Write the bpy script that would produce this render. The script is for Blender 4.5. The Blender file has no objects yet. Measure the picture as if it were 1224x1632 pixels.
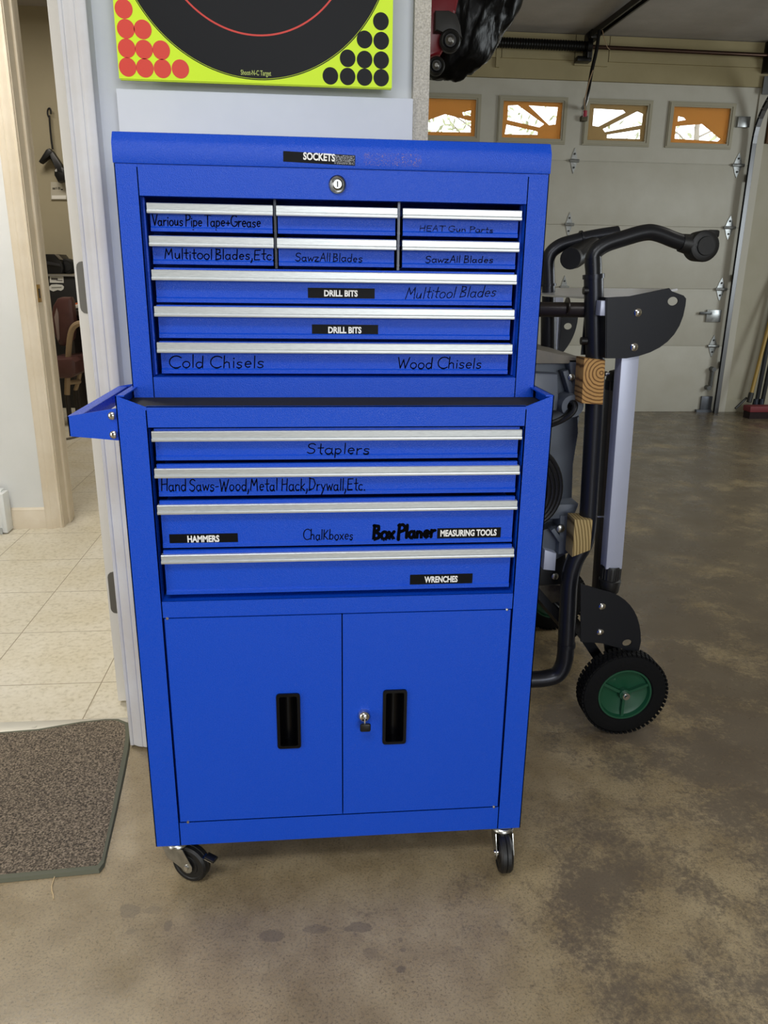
import bpy, bmesh, math, random
from mathutils import Vector, Matrix
random.seed(7)
C = bpy.context.scene.collection
SC = bpy.context.scene
PI = math.pi

# ------------------------------------------------------------------ camera
F_PX, PITCH, YAW, ROLL = 1220.4, math.radians(17.267), math.radians(5.405), math.radians(-0.780)
EYE = Vector((-0.0392, -1.1131, 1.0203))
FWD = Vector((math.sin(YAW)*math.cos(PITCH), math.cos(YAW)*math.cos(PITCH), -math.sin(PITCH)))
_r0 = Vector((math.cos(YAW), -math.sin(YAW), 0)); _d0 = FWD.cross(_r0)
RIGHT = math.cos(ROLL)*_r0 + math.sin(ROLL)*_d0
DOWN = -math.sin(ROLL)*_r0 + math.cos(ROLL)*_d0
cam = bpy.data.cameras.new('camera'); cam_ob = bpy.data.objects.new('camera', cam); C.objects.link(cam_ob)
cam.sensor_fit = 'HORIZONTAL'; cam.sensor_width = 36; cam.lens = F_PX/1224*36
cam.clip_start = 0.02
M = Matrix.Identity(4)
for i in range(3):
    M[i][0] = RIGHT[i]; M[i][1] = -DOWN[i]; M[i][2] = -FWD[i]; M[i][3] = EYE[i]
cam_ob.matrix_world = M
SC.camera = cam_ob

# ------------------------------------------------------------------ world, lights, exposure
SC.view_settings.view_transform = 'Standard'; SC.view_settings.look = 'None'
SC.view_settings.gamma = 1; SC.view_settings.exposure = 0.0
wd = bpy.data.worlds.new('sky'); SC.world = wd; wd.use_nodes = True
wd.node_tree.nodes['Background'].inputs[0].default_value = (0.93, 0.97, 1.0, 1)
wd.node_tree.nodes['Background'].inputs[1].default_value = 3.5

def area(name, loc, look, sx, sy, power, col):
    l = bpy.data.lights.new(name, 'AREA'); l.shape = 'RECTANGLE'; l.size = sx; l.size_y = sy
    l.energy = power; l.color = col
    o = bpy.data.objects.new(name, l); C.objects.link(o); o.location = loc
    o.rotation_euler = (Vector(look)-Vector(loc)).to_track_quat('-Z', 'Y').to_euler()
    return o
area('garage_window_daylight', (1.05, -4.4, 1.5), (1.05, 0, 1.5), 1.9, 1.35, 80, (0.93, 0.97, 1.0))
area('garage_ceiling_lamp', (-0.45, -1.55, 2.52), (-0.45, -1.55, 0), 1.2, 0.5, 27, (0.95, 0.98, 1.0))
area('left_area_light', (-2.9, -1.6, 1.1), (0, -0.6, 0.5), 0.9, 1.9, 34, (1.0, 0.97, 0.92))  # warm light from the unseen left side; no door stands in that wall
area('bay_side_fill_light', (5.0, 1.7, 1.45), (0, 1.7, 1.2), 1.8, 1.2, 58, (0.90, 0.97, 1.0))  # added cool fill that brightens the bay and far door from the right
area('bay_top_fill_light', (2.6, 0.9, 2.5), (2.6, 0.9, 0), 1.2, 0.4, 15, (1.0, 0.96, 0.88))  # added warm fill under the bay ceiling, no fitting known there
area('hall_ceiling_lamp', (-1.25, 1.2, 2.38), (-1.25, 1.2, 0), 0.6, 0.4, 23, (1.0, 0.95, 0.86))
area('office_ceiling_lamp', (-1.9, 3.9, 2.75), (-1.9, 3.9, 0), 1.0, 0.6, 30, (1.0, 0.93, 0.82))

# ------------------------------------------------------------------ helpers
def at(px, py, Y):
    d = FWD + RIGHT*((px-612)/F_PX) + DOWN*((py-816)/F_PX)
    return EYE + d*((Y-EYE.y)/d.y)

def lin(h):
    h = h.lstrip('#'); r = []
    for i in (0, 2, 4):
        v = int(h[i:i+2], 16)/255
        r.append(v/12.92 if v <= 0.04045 else ((v+0.055)/1.055)**2.4)
    return tuple(r)+(1,)

class NT:
    def __init__(s, name):
        s.m = bpy.data.materials.new(name); s.m.use_nodes = True; s.t = s.m.node_tree
        s.b = s.t.nodes['Principled BSDF']; s.out = s.t.nodes['Material Output']
    def n(s, typ, **kw):
        nd = s.t.nodes.new(typ)
        for k, v in kw.items():
            if k in nd.inputs.keys(): nd.inputs[k].default_value = v
            else: setattr(nd, k, v)
        return nd
    def l(s, a, b): s.t.links.new(a, b)
    def coord(s): return s.n('ShaderNodeTexCoord').outputs['Object']
    def noise(s, scale, detail=4, rough=0.55, stretch=None, vec=None):
        nd = s.n('ShaderNodeTexNoise'); nd.inputs['Scale'].default_value = scale
        nd.inputs['Detail'].default_value = detail; nd.inputs['Roughness'].default_value = rough
        v = vec or s.coord()
        if stretch:
            mp = s.n('ShaderNodeMapping'); mp.inputs['Scale'].default_value = stretch; s.l(v, mp.inputs[0]); v = mp.outputs[0]
        s.l(v, nd.inputs['Vector']); return nd.outputs['Fac']
    def ramp(s, fac, stops):
        r = s.n('ShaderNodeValToRGB'); e = r.color_ramp.elements
        while len(e) < len(stops): e.new(0.5)
        for el, (p, c) in zip(e, stops):
            el.position = p; el.color = c if len(c) == 4 else tuple(c)+(1,)
        s.l(fac, r.inputs[0]); return r.outputs[0]
    def mix(s, fac, a, b, mode='MIX'):
        m = s.n('ShaderNodeMix', data_type='RGBA', blend_type=mode)
        for i, v in ((0, fac), (6, a), (7, b)):
            if isinstance(v, (int, float, tuple)): m.inputs[i].default_value = v
            else: s.l(v, m.inputs[i])
        return m.outputs[2]
    def bump(s, h, strength=0.2, dist=0.001):
        b = s.n('ShaderNodeBump'); b.inputs['Strength'].default_value = strength; b.inputs['Distance'].default_value = dist
        s.l(h, b.inputs['Height']); s.l(b.outputs[0], s.b.inputs['Normal'])
    def math(s, op, a, b=0.0):
        m = s.n('ShaderNodeMath', operation=op)
        for i, v in ((0, a), (1, b)):
            if isinstance(v, (int, float)): m.inputs[i].default_value = v
            else: s.l(v, m.inputs[i])
        return m.outputs[0]

MATS = {}
def mat(name, col, rough=0.5, metal=0.0, bump=None, vary=None, spec=0.5):
    if name in MATS: return MATS[name]
    t = NT(name); t.b.inputs['Base Color'].default_value = lin(col) if isinstance(col, str) else col
    t.b.inputs['Roughness'].default_value = rough; t.b.inputs['Metallic'].default_value = metal
    t.b.inputs['Specular IOR Level'].default_value = spec
    if vary:
        f = t.noise(vary[1], 5, 0.6)
        t.l(t.ramp(f, [(0.3, lin(col)), (0.72, lin(vary[0]))]), t.b.inputs['Base Color'])
    if bump: t.bump(t.noise(bump[0], 2), bump[1], bump[2])
    MATS[name] = t.m; return t.m

# paint with a fine hammered texture
t = NT('blue_paint'); t.b.inputs['Base Color'].default_value = lin('#074bcc')
t.l(t.ramp(t.noise(620, 2, 0.6), [(0.35, (.20,)*3), (0.65, (.46,)*3)]), t.b.inputs['Roughness']); t.b.inputs['Specular IOR Level'].default_value = 0.38
t.bump(t.noise(760, 2, 0.6), 0.42, 0.0016); BLUE = t.m
t = NT('brushed_aluminium'); f = t.noise(90, 3, 0.6, (1, 30, 30))
t.l(t.ramp(f, [(0.25, lin('#b3b8ba')), (0.75, lin('#dadedf'))]), t.b.inputs['Base Color'])
t.b.inputs['Metallic'].default_value = 0.55; t.b.inputs['Roughness'].default_value = 0.38; ALU = t.m
CHROME = mat('chrome', '#d8d8d6', 0.14, 1.0)
ZINC = mat('zinc_plate', '#c4c5c2', 0.30, 1.0, vary=('#9c9d9a', 60))
BLACKP = mat('black_plastic', '#0b0b0d', 0.42)
RUBBER = mat('black_rubber', '#0e0e0f', 0.5, bump=(300, 0.2, 0.0005))
MATBLK = mat('black_liner', '#1a1a1c', 0.8, bump=(600, 0.4, 0.0006))
TAPE = mat('label_tape_black', '#060608', 0.5, spec=.15)
LETTER = mat('label_lettering_white', '#f2f2f0', 0.5)
INK = mat('marker_ink', '#030306', 0.8, spec=.05)
def faded(name, col, lo, hi):
    t = NT(name); t.b.inputs['Base Color'].default_value = lin(col); t.b.inputs['Roughness'].default_value = 0.8; t.b.inputs['Specular IOR Level'].default_value = .08
    f = t.noise(700, 3, 0.7); t.l(t.ramp(f, [(lo, (0, 0, 0, 1)), (hi, (1, 1, 1, 1))]), t.b.inputs['Alpha']); return t.m
INK_WORN = faded('worn_marker_ink', '#06081a', 0.30, 0.50)
INK_FAINT = faded('faint_marker_ink', '#1c2036', 0.36, 0.60)
WEAR = faded('worn_paint_scratches', '#b79aa8', 0.56, 0.70)
TAPEWEAR = faded('scuffed_tape_film', '#c9ccd2', 0.45, 0.68)

# ---- mesh builder
class MB:
    def __init__(s): s.bm = bmesh.new(); s.mi = 0
    def _f(s, fs):
        for f in fs: f.material_index = s.mi
    def poly(s, pts):
        f = s.bm.faces.new([s.bm.verts.new(p) for p in pts]); f.material_index = s.mi; return f
    def box(s, x0, x1, y0, y1, z0, z1, bev=0.0):
        r = bmesh.ops.create_cube(s.bm, size=1)
        for v in r['verts']:
            v.co = Vector(((x0+x1)/2+v.co.x*(x1-x0), (y0+y1)/2+v.co.y*(y1-y0), (z0+z1)/2+v.co.z*(z1-z0)))
        fs = set(f for v in r['verts'] for f in v.link_faces); s._f(fs)
        if bev:
            es = set(e for f in fs for e in f.edges)
            b = bmesh.ops.bevel(s.bm, geom=list(es), offset=bev, segments=2, affect='EDGES', profile=0.5)
            s._f(b['faces'])
        return s
    def prism(s, pts, vec, bev=0.0):
        vec = Vector(vec); n = len(pts)
        a = [s.bm.verts.new(Vector(p)) for p in pts]; b = [s.bm.verts.new(Vector(p)+vec) for p in pts]
        fs = [s.bm.faces.new(a), s.bm.faces.new(b[::-1])]
        for i in range(n): fs.append(s.bm.faces.new((a[i], b[i], b[(i+1) % n], a[(i+1) % n])))
        s._f(fs)
        if bev:
            es = set(e for f in fs[:2] for e in f.edges)
            r = bmesh.ops.bevel(s.bm, geom=list(es), offset=bev, segments=2, affect='EDGES', profile=0.5); s._f(r['faces'])
        return s
    def profx(s, prof, x0, x1): return s.prism([(x0, y, z) for y, z in prof], (x1-x0, 0, 0))
    def profz(s, prof, z0, z1): return s.prism([(x, y, z0) for x, y in prof], (0, 0, z1-z0))
    def profy(s, prof, y0, y1, bev=0): return s.prism([(x, y0, z) for x, z in prof], (0, y1-y0, 0), bev)
    def tube(s, pts, r, seg=12, cap=True, flat=None):
        pts = [Vector(p) for p in pts]; n = len(pts); rr = r if isinstance(r, (list, tuple)) else [r]*n
        rings = []; up = None
        for i, p in enumerate(pts):
            tg = (pts[min(i+1, n-1)]-pts[max(i-1, 0)]).normalized()
            if up is None:
                up = Vector((0, 0, 1)) if abs(tg.z) < 0.9 else Vector((0, 1, 0))
            sd = tg.cross(up).normalized(); up = sd.cross(tg).normalized()
            rings.append([s.bm.verts.new(p+sd*math.cos(2*PI*k/seg)*rr[i]+up*math.sin(2*PI*k/seg)*rr[i]) for k in range(seg)])
        fs = []
        for i in range(n-1):
            for k in range(seg):
                fs.append(s.bm.faces.new((rings[i][k], rings[i][(k+1) % seg], rings[i+1][(k+1) % seg], rings[i+1][k])))
        for f in fs: f.smooth = True
        if cap: fs += [s.bm.faces.new(rings[0][::-1]), s.bm.faces.new(rings[-1])]
        s._f(fs); return s
    def lathe(s, prof, c, axis, seg=32):
        # prof: (distance along axis, radius); revolved round axis through c
        c = Vector(c); ax = Vector(axis).normalized()
        u = ax.orthogonal().normalized(); v = ax.cross(u); rings = []
        for h, r in prof:
            if r < 1e-6: rings.append([s.bm.verts.new(c+ax*h)])
            else: rings.append([s.bm.verts.new(c+ax*h+u*math.cos(2*PI*k/seg)*r+v*math.sin(2*PI*k/seg)*r) for k in range(seg)])
        fs = []
        for a, b in zip(rings, rings[1:]):
            for k in range(seg):
                k2 = (k+1) % seg
                q = [a[k % len(a)], a[k2 % len(a)], b[k2 % len(b)], b[k % len(b)]]
                q2 = []
                for x in q:
                    if x not in q2: q2.append(x)
                if len(q2) > 2: fs.append(s.bm.faces.new(q2))
        for f in fs: f.smooth = True
        s._f(fs); return s
    def cyl(s, c, axis, r, h, seg=24): return s.lathe([(0, 0), (0, r), (h, r), (h, 0)], c, axis, seg)
    def build(s, name, mats, parent=None, base=None, smooth=None):
        bmesh.ops.recalc_face_normals(s.bm, faces=s.bm.faces)
        me = bpy.data.meshes.new(name); s.bm.to_mesh(me); s.bm.free()
        for m in (mats if isinstance(mats, (list, tuple)) else [mats]): me.materials.append(m)
        o = bpy.data.objects.new(name, me); C.objects.link(o)
        return place(o, parent, base, smooth)

def sharp(me, ang=35):
    try: me.set_sharp_from_angle(angle=math.radians(ang))
    except Exception: pass

def place(o, parent=None, base=None, smooth=None):
    # the mesh is built in room coordinates; move its origin to the thing's base
    me = o.data
    if parent is None:
        b = Vector(base) if base is not None else Vector((0, 0, 0))
        if base is not None:
            me.transform(Matrix.Translation(-b)); o.location = b
        o['_org'] = tuple(b)
    else:
        b = Vector(parent['_org']); me.transform(Matrix.Translation(-b)); o.parent = parent; o['_org'] = tuple(b)
    if smooth:
        for p in me.polygons: p.use_smooth = True
    sharp(me)
    return o

def thing(name, label, cat, loc, group=None):
    o = bpy.data.objects.new(name, None); C.objects.link(o); o.empty_display_size = 0.05
    o.location = loc; o['_org'] = tuple(loc); o['label'] = label; o['category'] = cat
    if group: o['group'] = group
    return o
def tag(o, label, cat, group=None):
    o['label'] = label; o['category'] = cat
    if group: o['group'] = group
    return o
def struct(o): o['kind'] = 'structure'; return o

def curve_mesh(cu):
    o = bpy.data.objects.new('tmp', cu); C.objects.link(o)
    dg = bpy.context.evaluated_depsgraph_get(); me = bpy.data.meshes.new_from_object(o.evaluated_get(dg))
    bpy.data.objects.remove(o); return me
def holed(outer, holes, y0, y1):
    # flat sheet in the XZ plane with holes, from y0 to y1; returns a mesh in room coordinates
    cu = bpy.data.curves.new('c', 'CURVE'); cu.dimensions = '2D'; cu.fill_mode = 'BOTH'; cu.extrude = (y1-y0)/2
    for ring in [outer]+holes:
        sp = cu.splines.new('POLY'); sp.points.add(len(ring)-1); sp.use_cyclic_u = True
        for p, (x, z) in zip(sp.points, ring): p.co = (x, z, 0, 1)
    me = curve_mesh(cu)
    me.transform(Matrix.Translation((0, (y0+y1)/2, 0)) @ Matrix.Rotation(PI/2, 4, 'X'))
    return me
def text_mesh(txt, x0, x1, z0, z1, y, bold=0.035, squeeze=True, depth=0.0002):
    cu = bpy.data.curves.new('t', 'FONT'); cu.body = txt; cu.size = 1; cu.offset = bold; cu.extrude = 0.01; cu.resolution_u = 3
    me = curve_mesh(cu)
    xs = [v.co.x for v in me.vertices]; ys = [v.co.y for v in me.vertices]
    for v in me.vertices:
        v.co = Vector((x0+(v.co.x-min(xs))/(max(xs)-min(xs))*(x1-x0), y+(-v.co.z*depth/0.01), z0+(v.co.y-min(ys))/(max(ys)-min(ys))*(z1-z0)))
    return me
def add_mesh(mb, me, mi):
    n0 = len(mb.bm.faces); mb.bm.from_mesh(me); mb.bm.faces.ensure_lookup_table()
    for f in mb.bm.faces[n0:]: f.material_index = mi
def rot_mesh(me, c, ang):
    c = Vector(c); me.transform(Matrix.Translation(c) @ Matrix.Rotation(ang, 4, 'Y') @ Matrix.Translation(-c))

# ---- hand lettering: every letter as pen strokes (x, y), baseline 0, capital 1
def arc(cx, cy, rx, ry, a0, a1, n=9):
    return [(cx+rx*math.cos(math.radians(a0+(a1-a0)*i/n)), cy+ry*math.sin(math.radians(a0+(a1-a0)*i/n))) for i in range(n+1)]
_S = lambda w, h: arc(w*.55, h*.75, w*.42, h*.23, 30, 250, 8)+arc(w*.45, h*.26, w*.45, h*.25, 75, -150, 8)
_o = arc(.22, .26, .21, .26, 100, 460, 12)
GL = {
 'V': ([[(0, 1), (.24, 0), (.5, 1)]], .5), 'a': ([arc(.2, .25, .19, .25, 50, 360, 10)+[(.39, .5), (.39, .1), (.47, 0)]], .5),
 'r': ([[(.03, .52), (.03, 0)], [(.03, .3), (.14, .48), (.3, .5)]], .33), 'i': ([[(.05, .5), (.06, 0)], [(.04, .72), (.06, .75), (.07, .72)]], .13),
 'o': ([_o], .47), 'u': ([[(.02, .5), (.03, .12), (.15, 0), (.3, .1), (.36, .5)], [(.36, .5), (.39, 0)]], .45), 's': ([_S(.36, .52)], .4),
 'P': ([[(.06, 1), (.03, -.05)], [(.0, .95), (.3, 1), (.48, .82), (.42, .58), (.05, .45)]], .5),
 'p': ([[(.04, .5), (.03, -.34)], [(.04, .4)]+arc(.2, .26, .19, .24, 130, -140, 9)], .46),
 'e': ([[(.03, .27), (.38, .3)]+arc(.21, .27, .18, .25, 10, 310, 10)], .44), 'T': ([[(0, 1), (.62, 1)], [(.3, 1), (.31, 0)]], .56),
 '+': ([[(.02, .3), (.4, .3)], [(.21, .5), (.21, .1)]], .45), 'G': ([arc(.36, .5, .35, .5, 50, 330, 12)+[(.66, .42), (.4, .42)]], .72),
 'M': ([[(0, 0), (.1, 1), (.32, .4), (.56, 1), (.66, 0)]], .74), 'l': ([[(.05, 1), (.06, 0)]], .14), 't': ([[(.16, .95), (.16, .08), (.28, .0)], [(0, .55), (.34, .57)]], .34),
 'B': ([[(.05, 1), (.04, 0)], [(0, 1), (.34, .95), (.36, .68), (.06, .53), (.42, .4), (.42, .1), (.02, 0)]], .5), 'd': ([arc(.2, .25, .19, .25, 50, 360, 10)+[(.4, 1), (.4, 0)]], .48),
 ',': ([[(.07, .08), (.08, -.05), (0, -.28)]], .16), 'E': ([[(.5, .98), (.04, .96), (.03, 0), (.48, .02)], [(.04, .5), (.4, .52)]], .54),
 'c': ([arc(.22, .25, .21, .25, 50, 310, 9)], .42), '.': ([[(.03, .0), (.07, .03), (.06, -.01)]], .14), 'S': ([_S(.55, 1)], .56),
 'w': ([[(0, .5), (.12, 0), (.26, .4), (.4, 0), (.54, .5)]], .58), 'z': ([[(0, .5), (.36, .5), (.02, 0), (.4, 0)]], .44),
 'A': ([[(0, 0), (.28, 1), (.5, 0)], [(.1, .38), (.44, .38)]], .56), 'H': ([[(.04, 1), (.02, 0)], [(.5, 1), (.48, 0)], [(.03, .5), (.49, .55)]], .58),
 'n': ([[(.03, .5), (.03, 0)], [(.03, .34), (.18, .5), (.33, .42), (.36, 0)]], .44), 'W': ([[(0, 1), (.18, 0), (.38, .8), (.54, 0), (.8, 1)]], .8),
 'C': ([arc(.4, .5, .4, .5, 45, 310, 12)], .68), 'h': ([[(.04, 1), (.03, 0)], [(.03, .34), (.18, .5), (.33, .42), (.36, 0)]], .46),
 '-': ([[(0, .32), (.26, .34)]], .32), 'y': ([[(0, .5), (.18, .08)], [(.38, .5), (.06, -.34)]], .42), 'D': ([[(.06, 1), (.05, 0)], [(0, .98), (.4, .9), (.56, .5), (.4, .1), (0, 0)]], .64),
 'K': ([[(.05, 1), (.04, 0)], [(.46, .95), (.06, .42), (.5, 0)]], .54), 'k': ([[(.04, 1), (.03, 0)], [(.36, .55), (.05, .24), (.4, 0)]], .44),
 'x': ([[(0, .5), (.38, 0)], [(.38, .52), (0, 0)]], .44), 'b': ([[(.04, 1), (.03, 0)], [(.03, .1)]+arc(.22, .25, .19, .25, 200, -150, 9)], .48), ' ': ([], .2), '_': ([], .08)}
def handwriting(txt, x0, x1, z0, z1, y, width, slant=0.06, rise=0.0, wob=0.03, zfl=0.0):
    # ink laid on the sheet metal: joined pen ribbons, capital height z1 - z0
    rnd = random.Random(txt); pen = 0; strokes = []
    for ch in txt:
        g, adv = GL[ch]; dy = rnd.uniform(-wob, wob); sc = 1+rnd.uniform(-.06, .06)
        for st in g: strokes.append([(pen+px*sc+slant*py, py*sc+dy) for px, py in st])
        pen += adv+.09
    a0 = min(p[0] for s_ in strokes for p in s_); a1 = max(p[0] for s_ in strokes for p in s_)
    mb = MB(); h = z1-z0; fy = lambda z: .0026 if z < zfl+.0002 else 0.0
    for s_ in strokes:
        s_ = [(p[0]+(q[0]-p[0])*k/3, p[1]+(q[1]-p[1])*k/3) for p, q in zip(s_, s_[1:]) for k in range(3)]+[s_[-1]] if len(s_) < 6 else s_
        P = [(x0+(px-a0)/(a1-a0)*(x1-x0), z0+py*h+rise*(px-a0)/(a1-a0)) for px, py in s_]
        for i, (a, b) in enumerate(zip(P, P[1:])):
            dx, dz = b[0]-a[0], b[1]-a[1]; L = math.hypot(dx, dz) or 1e-6; nx, nz = -dz/L*width/2, dx/L*width/2
            yy = y-.00012-.00001*(i % 3)
            mb.poly([(x_, yy-fy(z_), z_) for x_, z_ in ((a[0]+nx, a[1]+nz), (b[0]+nx, b[1]+nz), (b[0]-nx, b[1]-nz), (a[0]-nx, a[1]-nz))])
        for j, p in enumerate(P):
            yy = y-.00016-.00001*(j % 3)
            mb.poly([(p[0]+width/2*math.cos(k*PI/4), yy-fy(p[1]), p[1]+width/2*math.sin(k*PI/4)) for k in range(8)])
    return mb
def tape(txt, x0, x1, z0, z1, y, tx0, tx1, tz0, tz1, parent, tilt=0.0, worn=False, label=None):
    mb = MB(); mb.box(x0, x1, y-.0004, y, z0, z1)
    add_mesh(mb, text_mesh(txt, tx0, tx1, tz0, tz1, y-.0006), 1)
    mats = [TAPE, LETTER]
    if worn:
        mb.mi = 2; mb.poly([(tx1-.001, y-.0009, z0+.001), (x1-.001, y-.0009, z0+.001), (x1-.001, y-.0009, z1-.001), (tx1-.001, y-.0009, z1-.001)]); mats.append(TAPEWEAR)
    if tilt:
        c = Vector(((x0+x1)/2, y, (z0+z1)/2)); bmesh.ops.rotate(mb.bm, verts=mb.bm.verts, cent=c, matrix=Matrix.Rotation(tilt, 3, 'Y'))
    return mb.build('label_tape', mats, parent)

# ================================================================== SETTING
def wallmat(name, col, col2, sc=3.0, rough=0.75, bmp=(160, 0.15, 0.001)):
    return mat(name, col, rough, vary=(col2, sc), bump=bmp)
# garage concrete: tan slab, darker worn sealer patches towards the right, scuffs and damp prints
t = NT('garage_concrete'); co = t.coord(); sx = t.n('ShaderNodeSeparateXYZ'); t.l(co, sx.inputs[0])
base = t.ramp(t.noise(2.2, 8, 0.62, vec=co), [(0.3, lin('#897b62')), (0.55, lin('#a29274')), (0.75, lin('#b1a181'))])
fine = t.ramp(t.noise(230, 5, 0.85, vec=co), [(0.34, lin('#7d7668')), (0.5, (1, 1, 1, 1)), (0.64, lin('#fff4e0'))])
base = t.mix(0.8, base, fine, 'MULTIPLY')
big = t.ramp(t.noise(9, 6, 0.65, vec=co), [(0.35, lin('#d2cabb')), (0.6, (1, 1, 1, 1))])
base = t.mix(0.6, base, big, 'MULTIPLY')
ptch = t.math('ADD', t.noise(3.4, 10, 0.70, vec=co), t.math('MULTIPLY', t.noise(90, 6, 0.85, vec=co), 0.60))
grad = t.n('ShaderNodeMapRange'); t.l(sx.outputs[0], grad.inputs[0])
grad.inputs[1].default_value = -0.1; grad.inputs[2].default_value = 0.85; grad.inputs[3].default_value = -0.20; grad.inputs[4].default_value = 0.09
patch = t.ramp(t.math('ADD', ptch, grad.outputs[0]), [(0.755, (0, 0, 0, 1)), (0.875, (1, 1, 1, 1))])
base = t.mix(t.math('MULTIPLY', patch, 0.8), base, lin('#5c5247'))
spk = t.ramp(t.noise(150, 2, 0.6, vec=co), [(0.24, (1, 1, 1, 1)), (0.29, (0, 0, 0, 1))])
base = t.mix(t.math('MULTIPLY', spk, 0.5), base, lin('#3f3a32'))
for (cx, cy, rx, ry, st) in ((-.358, -.058, .040, .034, .5), (-.318, -.058, .038, .028, .38), (-.287, -.093, .016, .024, .55), (-.345, -.10, .016, .013, .4), (-.118, -.128, .050, .026, .5), (-.045, -.119, .05, .020, .42), (.020, -.122, .05, .026, .55), (.083, -.205, .019, .017, .6), (.090, -.170, .012, .010, .5), (.088, -.150, .009, .009, .5), (.04, -.172, .028, .03, .3)):
    mp = t.n('ShaderNodeMapping'); mp.inputs['Location'].default_value = (-cx/rx, -cy/ry, 0); mp.inputs['Scale'].default_value = (1/rx, 1/ry, 0); t.l(co, mp.inputs[0])
    ln = t.n('ShaderNodeVectorMath', operation='LENGTH'); t.l(mp.outputs[0], ln.inputs[0])
    d = t.math('ADD', ln.outputs['Value'], t.math('MULTIPLY', t.noise(30, 5, .6, vec=co), 0.9))
    k = t.ramp(d, [(0.0, (1, 1, 1, 1)), (1.30/1.6, (1, 1, 1, 1)), (1.42/1.6, (0, 0, 0, 1))])
    k.node.inputs[0].links[0]; 
    mm = t.math('MULTIPLY', k, st)
    base = t.mix(mm, base, lin('#665b4b'))
t.l(base, t.b.inputs['Base Color'])
t.l(t.ramp(t.noise(7, 6, 0.6, vec=co), [(0.3, (.18,)*3), (0.7, (.40,)*3)]), t.b.inputs['Roughness'])
t.b.inputs['Specular IOR Level'].default_value = 0.5
t.bump(t.noise(120, 8, 0.7, vec=co), 0.12, 0.0015); CONC = t.m
# vinyl tile with fine seams on a 305 mm grid
t = NT('hall_vinyl'); co = t.coord(); sx = t.n('ShaderNodeSeparateXYZ'); t.l(co, sx.inputs[0])
b = t.ramp(t.noise(75, 5, 0.65, vec=co), [(0.34, lin('#b3aa94')), (0.47, lin('#d2cab6')), (0.68, lin('#ded7c6'))])
b = t.mix(0.35, b, t.ramp(t.noise(5, 3, 0.5, vec=co), [(0.35, lin('#cabd9c')), (0.7, lin('#e6e0d2'))]))
for i, off in ((0, -.8994), (1, 1.0083)):
    q = t.math('PINGPONG', t.math('ADD', sx.outputs[i], -off+30.48), 0.1524)
    b = t.mix(t.math('LESS_THAN', q, 0.0013), b, lin('#8f8268'))
t.l(b, t.b.inputs['Base Color']); t.b.inputs['Roughness'].default_value = 0.42
t.bump(t.noise(60, 4, 0.6, vec=co), 0.12, 0.001); VINYL = t.m

WHITEW = wallmat('white_wall_paint', '#d9dce2', '#cfd3da', 6)
PANELW = mat('white_panel', '#dfe4ee', 0.55, vary=('#d3d9e4', 4))
RAW = mat('rough_plaster_edge', '#d9d4c8', 0.9, vary=('#a39e92', 330), bump=(260, 0.8, 0.002))
TRIMW = mat('white_trim_paint', '#dcdde0', 0.45, vary=('#cfccca', 9))
CREAM = mat('cream_trim_paint', '#ded3c0', 0.45, vary=('#d3c5ad', 7))
HALLW = wallmat('hall_wall_paint', '#dfe0df', '#d6d8d6', 3)
OFFICEW = wallmat('office_wall_paint', '#b0a68c', '#a89e84', 2)
GWALL = wallmat('garage_wall_paint', '#b9b4a2', '#aca690', 2.5)
BEIGE = mat('beige_header_board', '#a39670', 0.6, vary=('#978a63', 3), bump=(90, 0.1, 0.001))
CEILM = mat('ceiling_plaster', '#b3ada6', 0.9, vary=('#a59f98', 5), bump=(70, 0.3, 0.003))
DOORM = mat('garage_door_steel', '#c3c0b3', 0.5, vary=('#b9b5a6', 5), bump=(220, 0.12, 0.0008))

def sbox(name, m, *a): return struct(MB().box(*a).build(name, m))
GX1, GY1, GY0, CZ = 5.2, 4.73, -4.6, 2.6
sbox('floor', CONC, -3.2, GX1, GY0, GY1+.4, -.06, 0)
sbox('floor_hall', VINYL, -4.2, -.02, .505, 5.6, -.02, .003)
struct(MB().box(-3.2, GX1, GY0, .54, CZ, CZ+.05).box(.06, GX1, .54, GY1+.2, CZ, CZ+.05).build('ceiling', CEILM))
# wall the cabinet stands against, right of the doorway, and the return along the garage bay
sbox('wall_back', WHITEW, -.440, .176, .44, .56, 0, CZ)
sbox('wall_house', GWALL, .06, .176, .56, GY1+.1, 0, CZ)
sbox('wall_above_doorway', WHITEW, -1.36, -.440, .44, .56, 2.08, CZ)
sbox('wall_left_of_doorway', WHITEW, -3.2, -1.36, .44, .56, 0, CZ)
struct(MB().box(-.3725, .1475, .410, .4399, .02, 1.322, .0015).build('trim_panel', PANELW))
sbox('trim_corner', RAW, .1478, .1768, .416, .4399, 0, CZ-.01)
# doorway casing: stepped moulding
def casing(name, m, x0, x1, y, z0, z1, flip=False):
    w = x1-x0; pr = [(0, 0), (0, -.026), (.03, -.028), (.13, -.028), (.17, -.0265), (.24, -.028), (.36, -.032), (.48, -.0345), (.58, -.0355), (.62, -.0345), (.66, -.036), (.80, -.0375), (.95, -.0375), (1, -.036), (1, 0)]
    return struct(MB().profz([((x1-w*u) if flip else (x0+w*u), y+d) for u, d in pr], z0, z1).build(name, m))
casing('trim_1', TRIMW, -.458, -.409, .4395, 0.006, 2.14)
sbox('trim_2', TRIMW, -.453, -.430, .4395, .585, 0.003, 2.1)       # jamb of the doorway, right side
casing('trim_3', TRIMW, -1.40, -1.342, .4395, 0.006, 2.14, True)
sbox('trim_4', TRIMW, -1.356, -1.33, .42, .585, 0.003, 2.1)
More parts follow.
